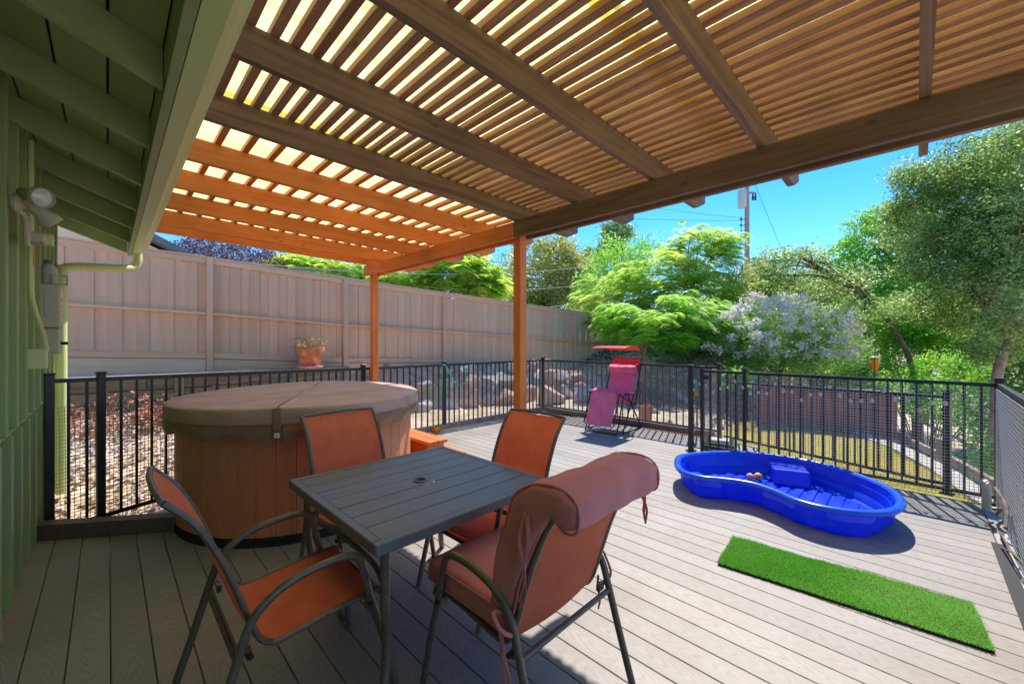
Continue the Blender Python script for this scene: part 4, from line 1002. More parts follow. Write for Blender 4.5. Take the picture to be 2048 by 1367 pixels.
def fronds(centers, size, pairs=7, droop=.55, outward=None):
    """feathery fronds: a drooping midrib with paired narrow leaflets"""
    n = len(centers); d = unit(n); d[:,2] = np.abs(d[:,2])*.2
    if outward is not None: d[:, :2] += outward[:, :2]*.9
    d /= np.linalg.norm(d,axis=1,keepdims=True)
    L = size*(1+rng.uniform(-.3,.3,n)); side = np.cross(d, [0,0,1]); side /= np.linalg.norm(side,axis=1,keepdims=True)+1e-9
    out = []
    for k in range(pairs):
        q = (k+.6)/pairs
        p = centers + d*(L*q)[:,None]; p[:,2] -= droop*L*q*q
        w = L*(.44*math.sin(math.pi*min(.96,(q*.85+.12))))
        for s in (-1,1):
            tip = p + side*(w*s)[:,None] + d*(w*.45)[:,None]; tip[:,2] -= w*.35
            hw = (L/pairs*.62)[:,None]
            out.append(np.stack([p-d*hw, p+d*hw*.2, tip, (p+tip)/2-d*hw*.9],1))
    return np.concatenate(out,0).reshape(-1,3)
def quads_obj(name, V, m, parent=None):
    n = len(V)//4; o = bpy.data.objects.new(name, np_mesh(name, V, np.arange(4*n).reshape(n,4), m)); return link(o, parent)
def blob_centers(blobs, n, shell=.55):
    """clump centres in a union of ellipsoids, mostly near their skin"""
    vol = np.array([b[1][0]*b[1][1]*b[1][2] for b in blobs])**(2/3); cnt = np.maximum(1,(n*vol/vol.sum()).astype(int)); out = []
    for (c, r), k in zip(blobs, cnt):
        u = unit(k)*(shell+(1-shell)*rng.uniform(0,1,k)**.6)[:,None]
        u *= (1+.22*np.sin(u[:,[0]]*5+c[0])*np.sin(u[:,[1]]*6+c[1])+.12*rng.normal(size=(k,1)))
        out.append(np.array(c)+u*np.array(r))
    return np.concatenate(out,0)
def limbs(mb, base, centers, n, r0, wob=.15, fork=.45):
    base = [Vector(p) for p in base]; top = base[-1]
    rr = [r0*(1-.45*i/(len(base)-1)) for i in range(len(base))]
    sp_ = smoothpath(base, 4); rr = [r0*(1-.5*i/(len(sp_)-1)) for i in range(len(sp_))]
    mb.tube(sp_, rr, 8)
    idx = rng.choice(len(centers), min(n,len(centers)), replace=False)
    for i in idx:
        e = Vector(centers[i]); st_ = sp_[random.randrange(max(1,int(len(sp_)*fork)), len(sp_))]
        L = (e-st_).length; mid = st_.lerp(e,.5)+Vector((random.uniform(-wob,wob)*L*.4, random.uniform(-wob,wob)*L*.4, .12*L))
        pth = smoothpath([st_, mid, e], 3); k = len(pth)
        ra = min(r0*.42, .012+L*.016)
        mb.tube(pth, [ra*(1-.8*j/(k-1)) for j in range(k)], 5, cap=False)
def tree(name, label, cat, base, blobs, clumps, per, spread, size, lm, bark='bark', r0=.1, nl=22, group=None, aspect=.45, droop=.1, flat=1., kind='leaf', shell=.5, pairs=7, fdroop=.6, up=.35, trunk=True):
    b0 = Vector(base[0]); t = thing(name, label, cat, b0, 0, group)
    C = blob_centers(blobs, clumps, shell); off = np.array(b0)
    if kind == 'leaf': V = leaves(C, spread*(1+rng.uniform(-.4,.5,len(C))), per, size, aspect, droop, flat=flat, up=up)
    else:
        k = per; CC = np.repeat(C, k, 0) + unit(len(C)*k)*spread*.5*np.array([1,1,.35])
        cen_ = np.mean([b[0] for b in blobs],0); ow = CC-cen_; ow /= np.linalg.norm(ow,axis=1,keepdims=True)
        V = fronds(CC, size, pairs, fdroop, ow)
    quads_obj('crown', V-off, lm, t)
    if trunk:
        mb = MB(); limbs(mb, [Vector(p)-b0 for p in base], C-off, nl, r0); mb.build('trunk', M[bark], t, smooth='all', fix=False)
    return t
def B(u, v, d, ru, rv, rd=None):      # ellipsoid seen at (u,v), radii in photo pixels
    k = d/F; p = P(u, v, d); r = (ru*k, ru*k, rv*k) if rd is None else (rd, rd, rv*k)
    return (tuple(p), (ru*k, ru*k, rv*k))
def gp_(u, d, dz=-.1):
    p = P(u, 683, d); return Vector((p.x, p.y, hz(p.x, p.y)+dz))
LM = {}
def br(c, k): return [tuple(min(.8, q*k*2.0) for q in p) for p in c]
LM['oak'] = leafmat('oak_leaf', br([(.02,.045,.010), (.06,.10,.02), (.14,.19,.045), (.25,.30,.10), (.36,.36,.22)],1.25), 0.60, .38, .5)  # palest leaf tones stand in for white sun highlights in the crown
LM['oak_far'] = leafmat('olive_oak_leaf', br([(.05,.07,.02), (.13,.15,.035), (.24,.24,.06), (.33,.29,.11)],1.2), 0.60, .38, .5)
LM['mim'] = leafmat('mimosa_leaf', br([(.04,.11,.012), (.12,.24,.02), (.24,.33,.045), (.36,.40,.08), (.50,.36,.12)],1.25), 0.68, .38, .5)
LM['mim_low'] = leafmat('young_mimosa_leaf', br([(.04,.12,.012), (.11,.26,.02), (.21,.34,.045), (.32,.42,.09)],1.3), 0.68, .38, .5)
LM['bright'] = leafmat('bright_leaf', br([(.04,.15,.012), (.12,.25,.03), (.24,.36,.06)],1.25), 0.68, .38, .5)
LM['dark'] = leafmat('dark_leaf', br([(.015,.04,.010), (.035,.085,.018), (.08,.14,.03), (.15,.21,.05)],1.5), 0.55, .38, .5)
LM['plum'] = leafmat('purple_plum_leaf', [(.035,.012,.03), (.09,.03,.06), (.20,.09,.13), (.50,.36,.42)], .25)
LM['olean'] = leafmat('oleander_leaf', br([(.03,.08,.018), (.07,.16,.03), (.15,.26,.06), (.28,.36,.14)],1.3), 0.55, .38, .5)
LM['flower'] = leafmat('white_flower', [(.74,.66,.60), (.84,.80,.74), (.88,.86,.80)], .4, .8)
LM['ivy'] = leafmat('ivy_leaf', br([(.025,.09,.02), (.08,.22,.025), (.18,.36,.035), (.32,.47,.06)],1.3), 0.60, .38, .5)
LM['bluefar'] = leafmat('far_leaf', br([(.05,.09,.05), (.11,.18,.07), (.18,.26,.10)],1.2), .35)

# trees beyond the wooden fence on the left
tree('plum_tree', 'dark purple leaved plum tree beyond the left end of the fence', 'tree', [gp_(470,16), P(470,560,16)], [B(450,505,16,75,38), B(520,525,16.5,60,32), B(400,500,17,40,30)], 420, 26, .26, .085, LM['plum'], r0=.12)
tree('acacia_tree', 'yellow green feathery tree behind the fence left of the near posts', 'tree', [gp_(640,18), P(640,600,18)], [B(620,545,18,70,34), B(690,560,18,60,34), B(585,525,19,40,20)], 420, 7, .5, .46, LM['mim'], kind='frond', r0=.1, pairs=5)
tree('acacia_tree', 'yellow green feathery tree behind the fence between the two wooden posts', 'tree', [gp_(860,19), P(860,620,19)], [B(810,575,18,70,36), B(900,545,19,75,40), B(960,570,19,60,36), B(930,510,20,40,18)], 760, 7, .5, .46, LM['mim'], kind='frond', r0=.12, pairs=5)
tree('street_tree', 'hazy grey green tree far beyond the fence between the posts', 'tree', [gp_(990,45), P(990,600,45)], [B(985,560,45,40,45), B(1010,590,42,30,40)], 160, 24, .9, .32, LM['bluefar'], r0=.2)
# mid distance
tree('oak_tree', 'big olive brown oak right of the tall wooden post', 'tree', [gp_(1095,30), P(1092,640,30), P(1085,590,30)], [B(1075,560,30,75,70), B(1130,600,31,70,90), B(1060,640,30,55,70), B(1110,505,31,50,36), B(1160,560,32,40,50)], 900, 30, .62, .25, LM['oak_far'], r0=.2, nl=16)
tree('tall_tree', 'small round topped tree standing above the others against the sky', 'tree', [gp_(1232,48), P(1232,520,48)], [B(1232,468,48,33,26), B(1222,500,48,28,22), B(1185,515,48,20,20)], 260, 30, .6, .36, LM['bluefar'], r0=.2)
tree('bright_tree', 'fresh green leafy tree behind the yellow green mimosa', 'tree', [gp_(1240,22), P(1240,600,22)], [B(1235,530,22,65,48), B(1200,570,22,45,50), B(1290,510,23,40,40)], 380, 26, .42, .14, LM['bright'], r0=.12)
tree('mimosa_tree', 'tall yellow green mimosa tree left of the utility pole', 'tree', [gp_(1375,15), P(1380,640,15), P(1385,560,15)], [B(1390,500,15,66,42), B(1440,500,15,40,40), B(1330,545,14.5,80,42), B(1240,590,14.5,85,48), B(1400,585,15,80,48), B(1200,620,14,50,40), B(1330,620,14,80,40)], 760, 8, .48, .32, LM['mim'], kind='frond', r0=.07, pairs=6, nl=24)
tree('young_mimosa', 'low spreading lime green mimosa just behind the recliner', 'tree', [gp_(1288,11,-.05), P(1285,720,11), P(1296,672,11), P(1280,645,11)], [B(1250,630,11,56,24), B(1320,640,10.8,62,22), B(1390,635,10.8,52,22), B(1270,672,10.6,48,20), B(1345,680,10.6,46,20), B(1225,655,11,26,18), B(1420,660,10.8,28,20), B(1370,600,11.2,44,18), B(1440,615,11.2,36,14)], 300, 7, .32, .26, LM['mim_low'], kind='frond', r0=.045, pairs=7, nl=30, fdroop=.7, bark='bark_red')
tree('dark_shrub', 'dark leafy shrub under the mimosas behind the recliner', 'shrub', [gp_(1330,13), P(1330,700,13)], [B(1330,700,13,60,45), B(1400,690,13,60,55), B(1270,715,13.5,40,30)], 300, 26, .26, .085, LM['dark'], r0=.05)
tree('dark_shrub', 'dark shrub between the low mimosa and the white oleander', 'shrub', [gp_(1440,12.5), P(1440,690,12.5)], [B(1440,670,12.5,45,60), B(1470,720,12,40,40)], 260, 26, .26, .085, LM['olean'], r0=.05)
tree('oleander', 'big oleander bush covered in white flowers above the pool railing', 'shrub', [gp_(1560,10.5), P(1560,720,10.5)], [B(1560,680,10.5,95,62), B(1490,690,10.5,58,58), B(1640,690,10.5,66,56), B(1560,640,10.7,70,36), B(1690,710,10.6,44,40)], 620, 30, .22, .105, LM['olean'], r0=.05, aspect=.22, droop=-.2)
olo = bpy.data.objects['oleander']; o0 = np.array(olo.location)
FC = blob_centers([B(1560,660,10.4,108,66), B(1490,665,10.3,62,58), B(1640,665,10.4,70,50), B(1555,625,10.5,62,32)], 330, .92)
k = FC[:,2] > 1.15; FC = FC[k]
quads_obj('flowers', leaves(FC, .12, 34, .065, .9)-o0, LM['flower'], olo)
tree('olive_bush', 'grey green tree left behind the oleander under the utility pole', 'tree', [gp_(1500,15), P(1500,640,15)], [B(1490,580,15,55,62), B(1540,555,15,60,42), B(1440,600,16,30,50), B(1500,640,15,70,50)], 560, 28, .32, .10, LM['oak_far'], r0=.1)
tree('leafy_tree', 'mid green bushy tree behind the oleander', 'tree', [gp_(1640,14), P(1640,640,14)], [B(1610,600,14,66,50), B(1680,620,14,66,60), B(1650,560,14.5,70,34), B(1740,640,14,50,60)], 620, 28, .30, .10, LM['oak'], r0=.1)
tree('leafy_tree', 'sunny yellow green tree filling the gap between the arching trunk and the oak', 'tree', [gp_(1770,12), P(1770,640,12)], [B(1760,600,12,60,50), B(1820,640,11.5,50,46), B(1700,640,12,50,46), B(1860,600,11.5,50,50), B(1800,560,12.4,50,36)], 620, 26, .26, .085, LM['bright'], r0=.05)
# arching tree
arch = [gp_(1835,9.5,-.1), P(1822,735,9.5), P(1800,680,9.5), P(1765,625,9.6), P(1700,575,9.8), P(1640,535,10), P(1590,508,10.2)]
tree('arching_tree', 'thin bare trunked tree arching over to the left above the oleander', 'tree', arch, [B(1600,515,10.2,50,16), B(1540,525,10.3,36,20), B(1680,560,9.9,60,20), B(1730,620,9.7,50,30), B(1560,560,10.2,46,16)], 300, 26, .22, .075, LM['oak'], r0=.065, nl=20)
mb = MB(); mb.tube(smoothpath([P(1700,575,9.8)-arch[0], P(1640,552,9.9)-arch[0], P(1570,550,10)-arch[0], P(1530,548,10.1)-arch[0]],3), [.03]*9+[.008], 6)
mb.build('branch', M['bark'], bpy.data.objects['arching_tree'], smooth='all', fix=False)
# bare tree against the sky
bt = gp_(1645,17); mb = MB(); rnd = random.Random(4)
def twig(p, d, L, r, k):
    e = p+d*L; mb.tube([p,(p+e)/2+Vector((rnd.uniform(-.05,.05),rnd.uniform(-.05,.05),0))*L,e],[r,r*.8,r*.6],4,cap=False)
    if k > 0:
        for _ in range(3): twig(e, (d+Vector((rnd.uniform(-.55,.55),rnd.uniform(-.55,.55),rnd.uniform(-.1,.3)))).normalized(), L*.72, r*.6, k-1)
twig(P(1645,640,17)-bt, Vector((0,0,1)), .95, .03, 4)
tb_ = thing('bare_tree', 'leafless grey tree standing up behind the arching tree', 'tree', bt); mb.tube([(0,0,0), P(1645,640,17)-bt], .04, 6); mb.build('trunk', M['bark'], tb_, fix=False)
tree('locust_tree', 'feathery green tree with open branches left of the large oak', 'tree', [gp_(1850,13), P(1850,640,13), P(1815,565,13), P(1790,520,13)], [B(1740,480,13,52,22), B(1790,450,13,44,22), B(1720,520,13,40,22), B(1800,510,13,52,26), B(1840,560,12.5,56,36), B(1850,470,13,40,30), B(1700,560,13.4,40,26), B(1720,450,13.2,30,16), B(1760,430,13,34,18), B(1830,430,13,46,30), B(1690,500,13.2,34,18), B(1770,590,12.8,50,30)], 900, 18, .26, .11, LM['bright'], r0=.09, nl=40, aspect=.4, flat=.5)
ok = [gp_(1985,6.6,-.3), P(1992,780,6.6), P(2010,700,6.7), P(2040,640,6.8), P(2085,560,7.1), P(2070,440,7.3)]
tree('large_oak', 'large sunlit oak filling the right side above the railing', 'tree', ok, [B(1990,330,7.6,120,70), B(1905,360,7.8,70,46), B(1850,400,8.2,60,40), B(1830,470,8.3,62,40), B(1950,455,7.4,90,60), B(2060,430,7,120,110), B(1880,530,8,70,44), B(1985,560,7.2,80,50), B(2090,300,7.2,110,90), B(1815,350,8.4,34,26), B(2090,600,7,90,80), B(1870,610,8.4,70,40), B(1950,640,8.2,60,36), B(2035,640,6.1,60,40), B(1975,700,6.9,50,30), B(2060,560,6.4,60,60), B(1960,520,7.0,60,50), B(1790,425,8.4,30,24), B(2040,520,7.4,70,60)], 3900, 30, .17, .058, LM['oak'], bark='bark_red', r0=.075, nl=60, shell=.3)
tree('leafy_tree', 'bright green tree low behind the yellow bird feeder', 'tree', [gp_(1840,11), P(1840,700,11)], [B(1800,640,11,56,50), B(1870,660,10.5,60,56), B(1940,690,10,66,60), B(1780,720,11,50,46)], 620, 28, .25, .085, LM['ivy'], r0=.08)
tree('bay_tree', 'dark green tree filling the gap at the far right behind the oak trunk', 'tree', [gp_(1990,10.5), P(1990,700,10.5)], [B(1960,620,10.5,70,60), B(2050,660,10,80,80), B(2110,740,9,80,90), B(1990,760,9.5,70,60)], 560, 28, .27, .09, LM['dark'], r0=.1)
tree('ivy_bank', 'green ivy and shrubs below the railing right of the lawn', 'shrub', [gp_(1850,7.6), gp_(1850,7.6,.3)], [B(1800,780,9.6,60,36), B(1880,800,8.6,60,44), B(1960,830,7.6,60,60), B(2030,880,6.8,60,80), B(1900,740,9,66,36), B(1730,760,10.6,50,30), B(1990,930,6.4,40,40)], 800, 26, .17, .065, LM['ivy'], r0=.03)
tree('dark_shrub', 'dark green shrubs just right of the red brown bin', 'shrub', [gp_(1690,11.5), gp_(1690,11.5,.5)], [B(1690,750,11.5,60,34), B(1620,755,11.6,60,30), B(1550,750,11.8,50,30), B(1490,760,11.6,40,30)], 380, 28, .24, .08, LM['dark'], r0=.04)
gr = thing('bamboo_grass', 'clump of fresh green spiky leaves beside the gate post beyond the railing', 'plant', gp_(1475,9.2,0))
gr0 = np.array(gr.location); Cg = gr0 + np.stack([rng.uniform(-.45,.45,26), rng.uniform(-.45,.45,26), rng.uniform(.5,.95,26)],1)
quads_obj('leaves', leaves(Cg, .12, 16, .16, .14, -.6)-gr0, LM['bright'], gr)
mb = MB(); 
for c in Cg: mb.tube([(c[0]-gr0[0], c[1]-gr0[1], 0), tuple(c-gr0)], .006, 4)
mb.build('stems', M['bark'], gr, fix=False)
# distant tree masses closing the view
for i, (u, v, d, ru, rv, lb, l_) in enumerate([
    (1430,610,34,110,70,'distant tree behind the mimosas at the foot of the utility pole','oak_far'),
    (1560,590,36,90,60,'distant tree between the utility pole and the arching tree','bluefar'),
    (1720,600,30,110,66,'distant tree seen through the arching tree','oak_far'),
    (1880,610,28,110,90,'distant tree showing under the large oak','bluefar'),
    (2050,600,26,110,110,'distant tree at the far right edge','oak_far'),
    (1010,640,34,70,55,'distant tree low behind the fence end','bluefar'),
    (1190,660,26,90,46,'distant bushy tree above the right end of the wooden fence','dark'),
    (760,600,40,90,40,'distant tree behind the acacias over the fence','bluefar'),
    (470,560,30,90,40,'distant tree low behind the purple plum','bluefar')]):
    tree('distant_tree', lb, 'tree', [gp_(u,d), P(u,v,d)], [B(u,v,d,ru,rv), B(u-ru*.5,v+rv*.4,d,ru*.7,rv*.7), B(u+ru*.5,v+rv*.4,d,ru*.7,rv*.7), B(u,v+rv*.9,d,ru*.9,rv*.7)], 330, 26, d*.022, d*.0068, LM[l_], r0=.2)

# lawn and litter
def scatter(name, label, n, fx, lm, L, W, lean=.5, mask=None, dz=0.):
    x_, y_ = fx(n); z_ = hgt(x_, y_)+dz
    if mask is not None: k = mask(x_, y_); x_, y_, z_ = x_[k], y_[k], z_[k]; 
    n = len(x_); a = rng.uniform(0,6.283,n); l_ = L*(1+rng.uniform(-.4,.4,n)); t = rng.uniform(0,lean,n); b_ = rng.uniform(0,6.283,n)
    cx, cy = np.cos(a)*W, np.sin(a)*W
    p = np.stack([x_,y_,z_],1); e = np.stack([l_*t*np.cos(b_), l_*t*np.sin(b_), l_*np.sqrt(np.maximum(.02,1-t*t))],1)
    V = np.stack([p-np.stack([cx,cy,0*cx],1), p+np.stack([cx,cy,0*cx],1), p+e],1).reshape(-1,3)
    o = bpy.data.objects.new(name, np_mesh(name, V, np.arange(3*n).reshape(n,3), lm)); link(o); return tag(o, label, None, None, 'stuff')
kerbY = lambda x_: -.62+.34*(x_-6.3)
scatter('dry_lawn', 'yellowing dry grass of the small lawn beyond the pool railing', 150000, lambda n: (rng.uniform(5.75,10.6,n), rng.uniform(-.6,2.6,n)), M['drygrass'], .055, .004, .97, lambda a,b: (b > kerbY(a)+.12) & ((a < 9.2+b*.1)) )
scatter('weeds', 'thin dry grass and weeds on the bare soil behind the railing', 26000, lambda n: (rng.uniform(2.6,12,n), rng.uniform(2.3,8,n)), M['drygrass'], .035, .003, .9, lambda a,b: ((a > 6.75)|(b > 5.8)) & (b < 7.6-.25*(a-3.4)) & (rng.uniform(0,1,len(a)) < .55+.45*np.sin(a*2.1)*np.sin(b*2.7)))
def litter(name, label, n, fx, lm, S, tilt=.5):
    x_, y_ = fx(n); z_ = hgt(x_,y_)+rng.uniform(.0,.02,n); C = np.stack([x_,y_,z_],1)
    d = unit(n); d[:,2] *= tilt; d /= np.linalg.norm(d,axis=1,keepdims=True); q = unit(n)*tilt+np.array([0,0,1]); s = np.cross(d,q); s /= np.linalg.norm(s,axis=1,keepdims=True)
    l_ = S*(1+rng.uniform(-.4,.5,n)); d = d*l_[:,None]; s = s*(l_*.35)[:,None]
    V = np.stack([C, C+d*.5+s, C+d, C+d*.5-s],1).reshape(-1,3); o = quads_obj(name, V, lm); return tag(o, label, None, None, 'stuff')
litter('leaf_litter', 'pale and rusty fallen leaves on the slope behind the left railing', 16000, lambda n: (rng.uniform(-2.0,3.6,n), rng.uniform(4.4,7.84,n)), M['litter'], .055)
o_ = litter('slope_litter', 'fallen leaves and twigs on the hillside right of the recliner', 16000, lambda n: (rng.uniform(8.5,15,n), rng.uniform(2.0,7.5,n)), leafmat('dead_leaves', [(.10,.06,.03),(.26,.17,.10),(.42,.33,.24)], .1, .8), .07)
tree('red_shrub', 'low reddish brown shrub on the slope behind the left railing', 'shrub', [Vector((.3,7.0,hz(.3,7.0))), Vector((.3,7.0,hz(.3,7.0)+.2))], [((.2,7.2,.42),(.7,.35,.26)), ((1.1,7.3,.45),(.7,.3,.26)), ((-.6,7.2,.42),(.6,.35,.25)), ((1.9,7.3,.45),(.6,.3,.22))], 170, 22, .14, .06, leafmat('red_leaf', [(.22,.06,.03), (.50,.15,.08), (.75,.40,.28), (.85,.70,.62)], .35), r0=.015, nl=20)
# kerb, bin, split rail fence, path
kb = thing('concrete_kerb', 'pale concrete garden kerb curving along the right side of the lawn', 'kerb', (6.3,-.62,0))
kp = smoothpath([(5.85,-.80,0),(6.5,-.50,0),(7.3,-.24,0),(8.2,.12,0),(9.0,.5,0),(10.2,1.1,0)],1)
for a, b_ in zip(kp[:-1], kp[1:]):
    za, zb2 = hz(a.x,a.y+.15), hz(b_.x,b_.y+.15); q = (b_-a).normalized()*.006
    MB().bar(Vector((a.x-6.3,a.y+.62,za+.0))+q, Vector((b_.x-6.3,b_.y+.62,zb2+.0))-q, .24, .13).build('kerb_block', M['concrete'], kb)
bn = thing('wooden_bin', 'long low red brown board bin at the back of the lawn', 'compost bin', (9.35, 1.25, hz(9.35,1.25)-.02), math.atan2(-1,.12))
L_ = 2.05; n = 15
for i in range(n):
    MB().cbox(-L_/2+i*L_/n+.003, -L_/2+(i+1)*L_/n-.003, -.012, .012, 0, .78+random.uniform(-.015,.01), .003).build('board', M['shedwood'], bn)
for s in (-1,1):
    for i in range(5): MB().cbox(s*L_/2-.012, s*L_/2+.012, .016+i*.15, .016+i*.15+.144, 0, .77, .003).build('board', M['shedwood'], bn)
MB().cbox(-L_/2-.03, L_/2+.03, -.05, .05, .792, .826, .004).build('top_rail', M['greywood'], bn); MB().cbox(-L_/2, L_/2, .74, .77, 0, .77, .004).build('back_board', M['shedwood'], bn)
sr = thing('split_rail_fence', 'rough silvered split rail fence with one stout post beyond the right corner', 'fence', (6.55,-.78,-.9))
so2 = Vector((6.55,-.78,-.9))
for (x_,y_) in ((6.55,-.78),(8.3,-.25),(10.0,.5)): MB().cbox(x_-.055-so2.x,x_+.055-so2.x,y_-.05-so2.y,y_+.05-so2.y,-.2,1.02,.012).build('post', M['greywood'], sr)
for z_ in (.78,.45):
    for a, b_ in (((5.6,-1.25,z_),(6.5,-.8,z_)),((6.6,-.77,z_),(8.25,-.27,z_+.02)),((8.35,-.23,z_),(9.95,.48,z_+.05))):
        a = Vector(a)-Vector((so2.x,so2.y,0)); b_ = Vector(b_)-Vector((so2.x,so2.y,0)); MB().bar(a, b_, .06, .09).build('rail', M['greywood'], sr)
# drain pipe on the slope
a = P(1345,778,10.2); b_ = P(1405,828,8.6)
tag(MB().tube([a, b_], .055, 12).build('drain_pipe', M['steel'], smooth=True), 'grey plastic pipe lying down the slope right of the recliner', 'pipe')
tag(MB().tube([P(1270,760,10.6), P(1330,800,9.6), P(1380,830,8.8)], [.05,.06,.05], 8).build('log', M['bark']), 'weathered log lying on the brown slope', 'log')

# storage crate with odds and ends behind the gate
cr = thing('storage_crate', 'dark crate with clear lid and papers inside behind the gate', 'crate', (5.97,1.92,.004), .3)
for s in (-1,1):
    MB().cbox(-.24,.24,s*.17-.008,s*.17+.008,0,.12,.003).build('side', M['black'], cr); MB().cbox(s*.232-.008,s*.232+.008,-.16,.16,0,.12,.003).build('side', M['black'], cr)
bevel(MB().box(-.20,.12,-.13,.12,.02,.15).build('white_bag', M['white'], cr), .04, 4)
MB().sphere((.16,.03,.13), .05, 12, 8, (1,1,.6)).build('red_lid', M['red'], cr, smooth=True)
MB().cbox(-.22,.0,-.12,.1,.155,.165,.003).build('grey_tray', M['steel'], cr)
# bird feeders
bf = thing('bird_feeder', 'bright yellow tube bird feeder above the railing behind the pool', 'bird feeder', P(1750,745,7.8))
MB().lathe([(.0,0),(.04,0),(.045,.03),(.03,.05),(.05,.09),(.06,.12),(.06,.27),(.04,.29),(.0,.29)], n=18).build('tube', M['yellow'], bf, smooth=True)
MB().lathe([(.0,.291),(.08,.291),(.075,.31),(.02,.33),(.0,.33)], n=18).build('roof', M['gutter'], bf, smooth=True)
MB().lathe([(0,-.05),(.06,-.05),(.062,-.04),(.03,-.002),(0,-.002)], n=16).build('tray', M['teal'], bf, smooth=True)
MB().tube([(-.075,0,-1.6),(-.075,0,.42),(-.04,0,.46),(0,0,.43),(0,0,.332)], .006, 6).build('hook_pole', M['darkwire'], bf)
bf = thing('bird_feeder', 'small green and yellow feeder hanging beside the gate post', 'bird feeder', P(1391,790,6.3))
MB().lathe([(0,0),(.035,0),(.038,.01),(.03,.06),(.028,.07),(0,.07)], n=14).build('base', M['yellow'], bf, smooth=True)
MB().lathe([(0,.071),(.026,.071),(.026,.22),(.018,.25),(0,.25)], n=14).build('bottle', M['hose'], bf, smooth=True)
MB().tube([(0,0,.25),(0,.02,.30),(0,.09,.345)], .003, 4).build('hook', M['darkwire'], bf)

# neighbour house, utility pole, cables
nh = thing('neighbour_house', 'cream neighbouring house with dark roof edge above the left end of the fence', 'house', (-3,18,1))
no = Vector((-3,18,1))
def loc(p): return (p[0]-no.x, p[1]-no.y, p[2]-no.z)
mb = MB().prism([(-9,-1),(5.0,-1),(5.0,3.2),(-2,6.6),(-9,3.2)], 0, 6); mb.build('wall', M['stucco'], nh)
for s, x0, z0, x1, z1 in ((1,-2,6.75,5.7,3.0),(-1,-2,6.75,-9.7,3.0)):
    MB().prism([(x0,z0),(x1,z1),(x1,z1+.2),(x0,z0+.2)], -.5, 6.5).build('roof', M['roofing'], nh)
for x_ in (3.2,3.9,4.6): MB().box(x_,x_+.03,-.02,-.002,-1,3.4).build('siding_joint', M['roofing'], nh)
MB().cbox(3.5,4.6,-.05,-.003,2.2,2.9,.01).build('window', M['teal'], nh)
pw_ = P(1494,683,25); pz = hz(pw_.x,pw_.y)
up_ = thing('utility_pole', 'wooden utility pole with grey transformer against the blue sky', 'utility pole', (pw_.x,pw_.y,pz)); TZ_ = H+(683-330)*25/F-pz
MB().tube([(0,0,-.5),(0,0,TZ_)], [.17,.125], 12).build('shaft', M['greywood'], up_, smooth=True)
zt_ = lambda v: H+(683-v)*25/F-pz
side = Vector((.7071,-.7071,0))
tr = MB().lathe([(0,0),(.24,0),(.25,.04),(.25,1.0),(.22,1.08),(0,1.1)], n=20); tr.v = [(a-side.x*.30, b-side.y*.30, c+zt_(415)) for a,b,c in tr.v]; tr.build('transformer', M['steel'], up_, smooth=True)
for s in (-.42,.36,.52):
    q = side*s; MB().lathe([(0,0),(.05,0),(.07,.08),(.05,.12),(.07,.2),(.05,.26),(.03,.5),(0,.52)], (q.x,q.y,zt_(400)), 10).build('insulator', M['darkwire'], up_)
MB().bar(side*-.5+Vector((0,0,zt_(385))), side*.55+Vector((0,0,zt_(385))), .08,.10).build('crossarm', M['greywood'], up_)
for z_ in (438,450,462):
    MB().bar(side*-.1+Vector((0,0,zt_(z_))), side*-.38+Vector((0,0,zt_(z_))), .04,.04).build('bracket', M['darkwire'], up_); q = side*-.38
    MB().sphere((q.x,q.y,zt_(z_)), .07, 8, 6).build('insulator', M['darkwire'], up_)
MB().bar(side*-.36+Vector((0,0,zt_(432))), side*-.36+Vector((0,0,zt_(468))), .03,.03).build('bracket', M['darkwire'], up_)
def cable(p0, p1, sag, r, label, m='wire'):
    pts = [p0.lerp(p1, i/30)-Vector((0,0,sag*4*(i/30)*(1-i/30))) for i in range(31)]
    tag(MB().tube(pts, r, 5).build('overhead_cable', M[m], smooth=True), label, 'cable')
cable(P(1484,460,25), P(300,500,13), 1.6, .018, 'upper overhead cable running from the pole to the left over the fence')
cable(P(1484,475,25), P(560,530,15), 1.9, .014, 'middle overhead cable sagging past the tall wooden post')
cable(P(1484,470,25), P(430,520,13), 2.9, .014, 'lowest overhead cable sagging close above the fence top')
cable(P(1486,440,25), P(700,350,32), 1.0, .012, 'thin cable rising left from the pole across the sky','darkwire')
cable(P(1486,435,25), P(900,300,36), 1.0, .012, 'uppermost thin cable crossing the sky under the beam','darkwire')
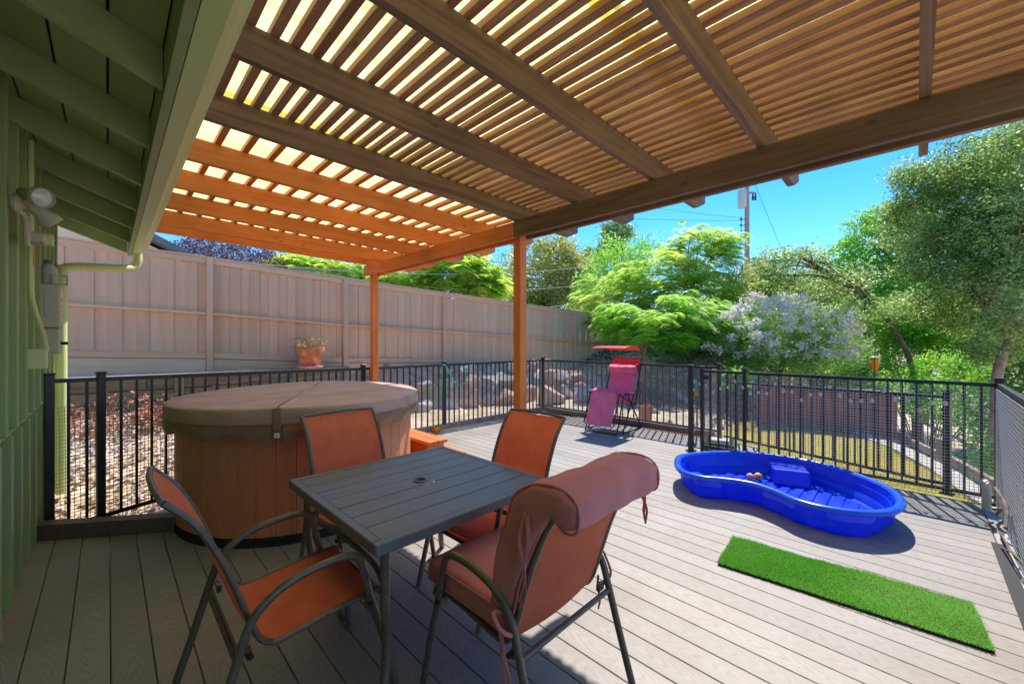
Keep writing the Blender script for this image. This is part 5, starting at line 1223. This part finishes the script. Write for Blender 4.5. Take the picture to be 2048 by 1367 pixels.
cable(P(1507,360,25), P(1590,560,30), .1, .012, 'guy wire slanting down right from the pole top','darkwire')
MBg = MB().tube([P(1569,497,28.5), P(1574,508,28.8)], .07, 8); tag(MBg.build('guy_insulator', M['darkwire']), 'small dark insulator on the slanting guy wire', 'insulator')

# bamboo canes and twigs stacked along the right railing
random.seed(5)
bp_ = thing('cane_bundle', 'few thin brown canes lying along the foot of the right railing', 'canes', (4.6,-.36,0))
for i in range(9):
    x0 = random.uniform(-1.7,.6); L_ = random.uniform(.5,1.3); z0 = random.uniform(.012,.26); y0 = random.uniform(-.11,-.07)
    a = Vector((x0,y0,z0)); b_ = Vector((x0+L_, random.uniform(-.11,-.07), max(.012,z0+random.uniform(-.2,.16)))); b_.x = min(b_.x,.30)
    c = a.lerp(b_,.5)+Vector((0,random.uniform(-.03,.03),random.uniform(-.02,.05)))
    r_ = random.uniform(.005,.011); MB().tube(smoothpath([a,c,b_],3), [r_*(1+.12*((k%3)==0)) for k in range(7)], 7).build('cane', M['bark'], bp_, smooth=True)
dt = thing('downspout_stub', 'short white pipe standing in the corner behind the pool', 'pipe', (5.48,-.44,.002))
MB().tube([(0,0,0),(0,0,.22)], .03, 12).build('pipe', M['cream'], dt, smooth=True); MB().tube([(0,0,.20),(-.03,.02,.25)], .034, 10).build('elbow', M['cream'], dt, smooth=True)
tag(bevel(MB().box(2.55,4.6,-.455,-.39,.003,.011).build('rubber_strip', M['rubber']),.002), 'dark edge strip on the deck along the right railing', 'strip')
# debris on the boards
rnd = random.Random(9); 
mb = MB()
for i in range(150):
    x_ = rnd.uniform(-.2,5.3); y_ = rnd.uniform(-.3,4.2)
    if math.hypot(x_-1.34,y_-4.13) < 1.1: continue
    r_ = rnd.uniform(.002,.006); a = rnd.uniform(0,6.28)
    mb.add([(x_,y_,.002),(x_+r_*math.cos(a),y_+r_*math.sin(a),.004),(x_+r_*math.cos(a+.9),y_+r_*math.sin(a+.9),.003)],[(0,1,2)])
tag(mb.build('debris', M['bark'], fix=False), 'tiny crumbs and leaf bits scattered on the deck boards', None, None, 'stuff')
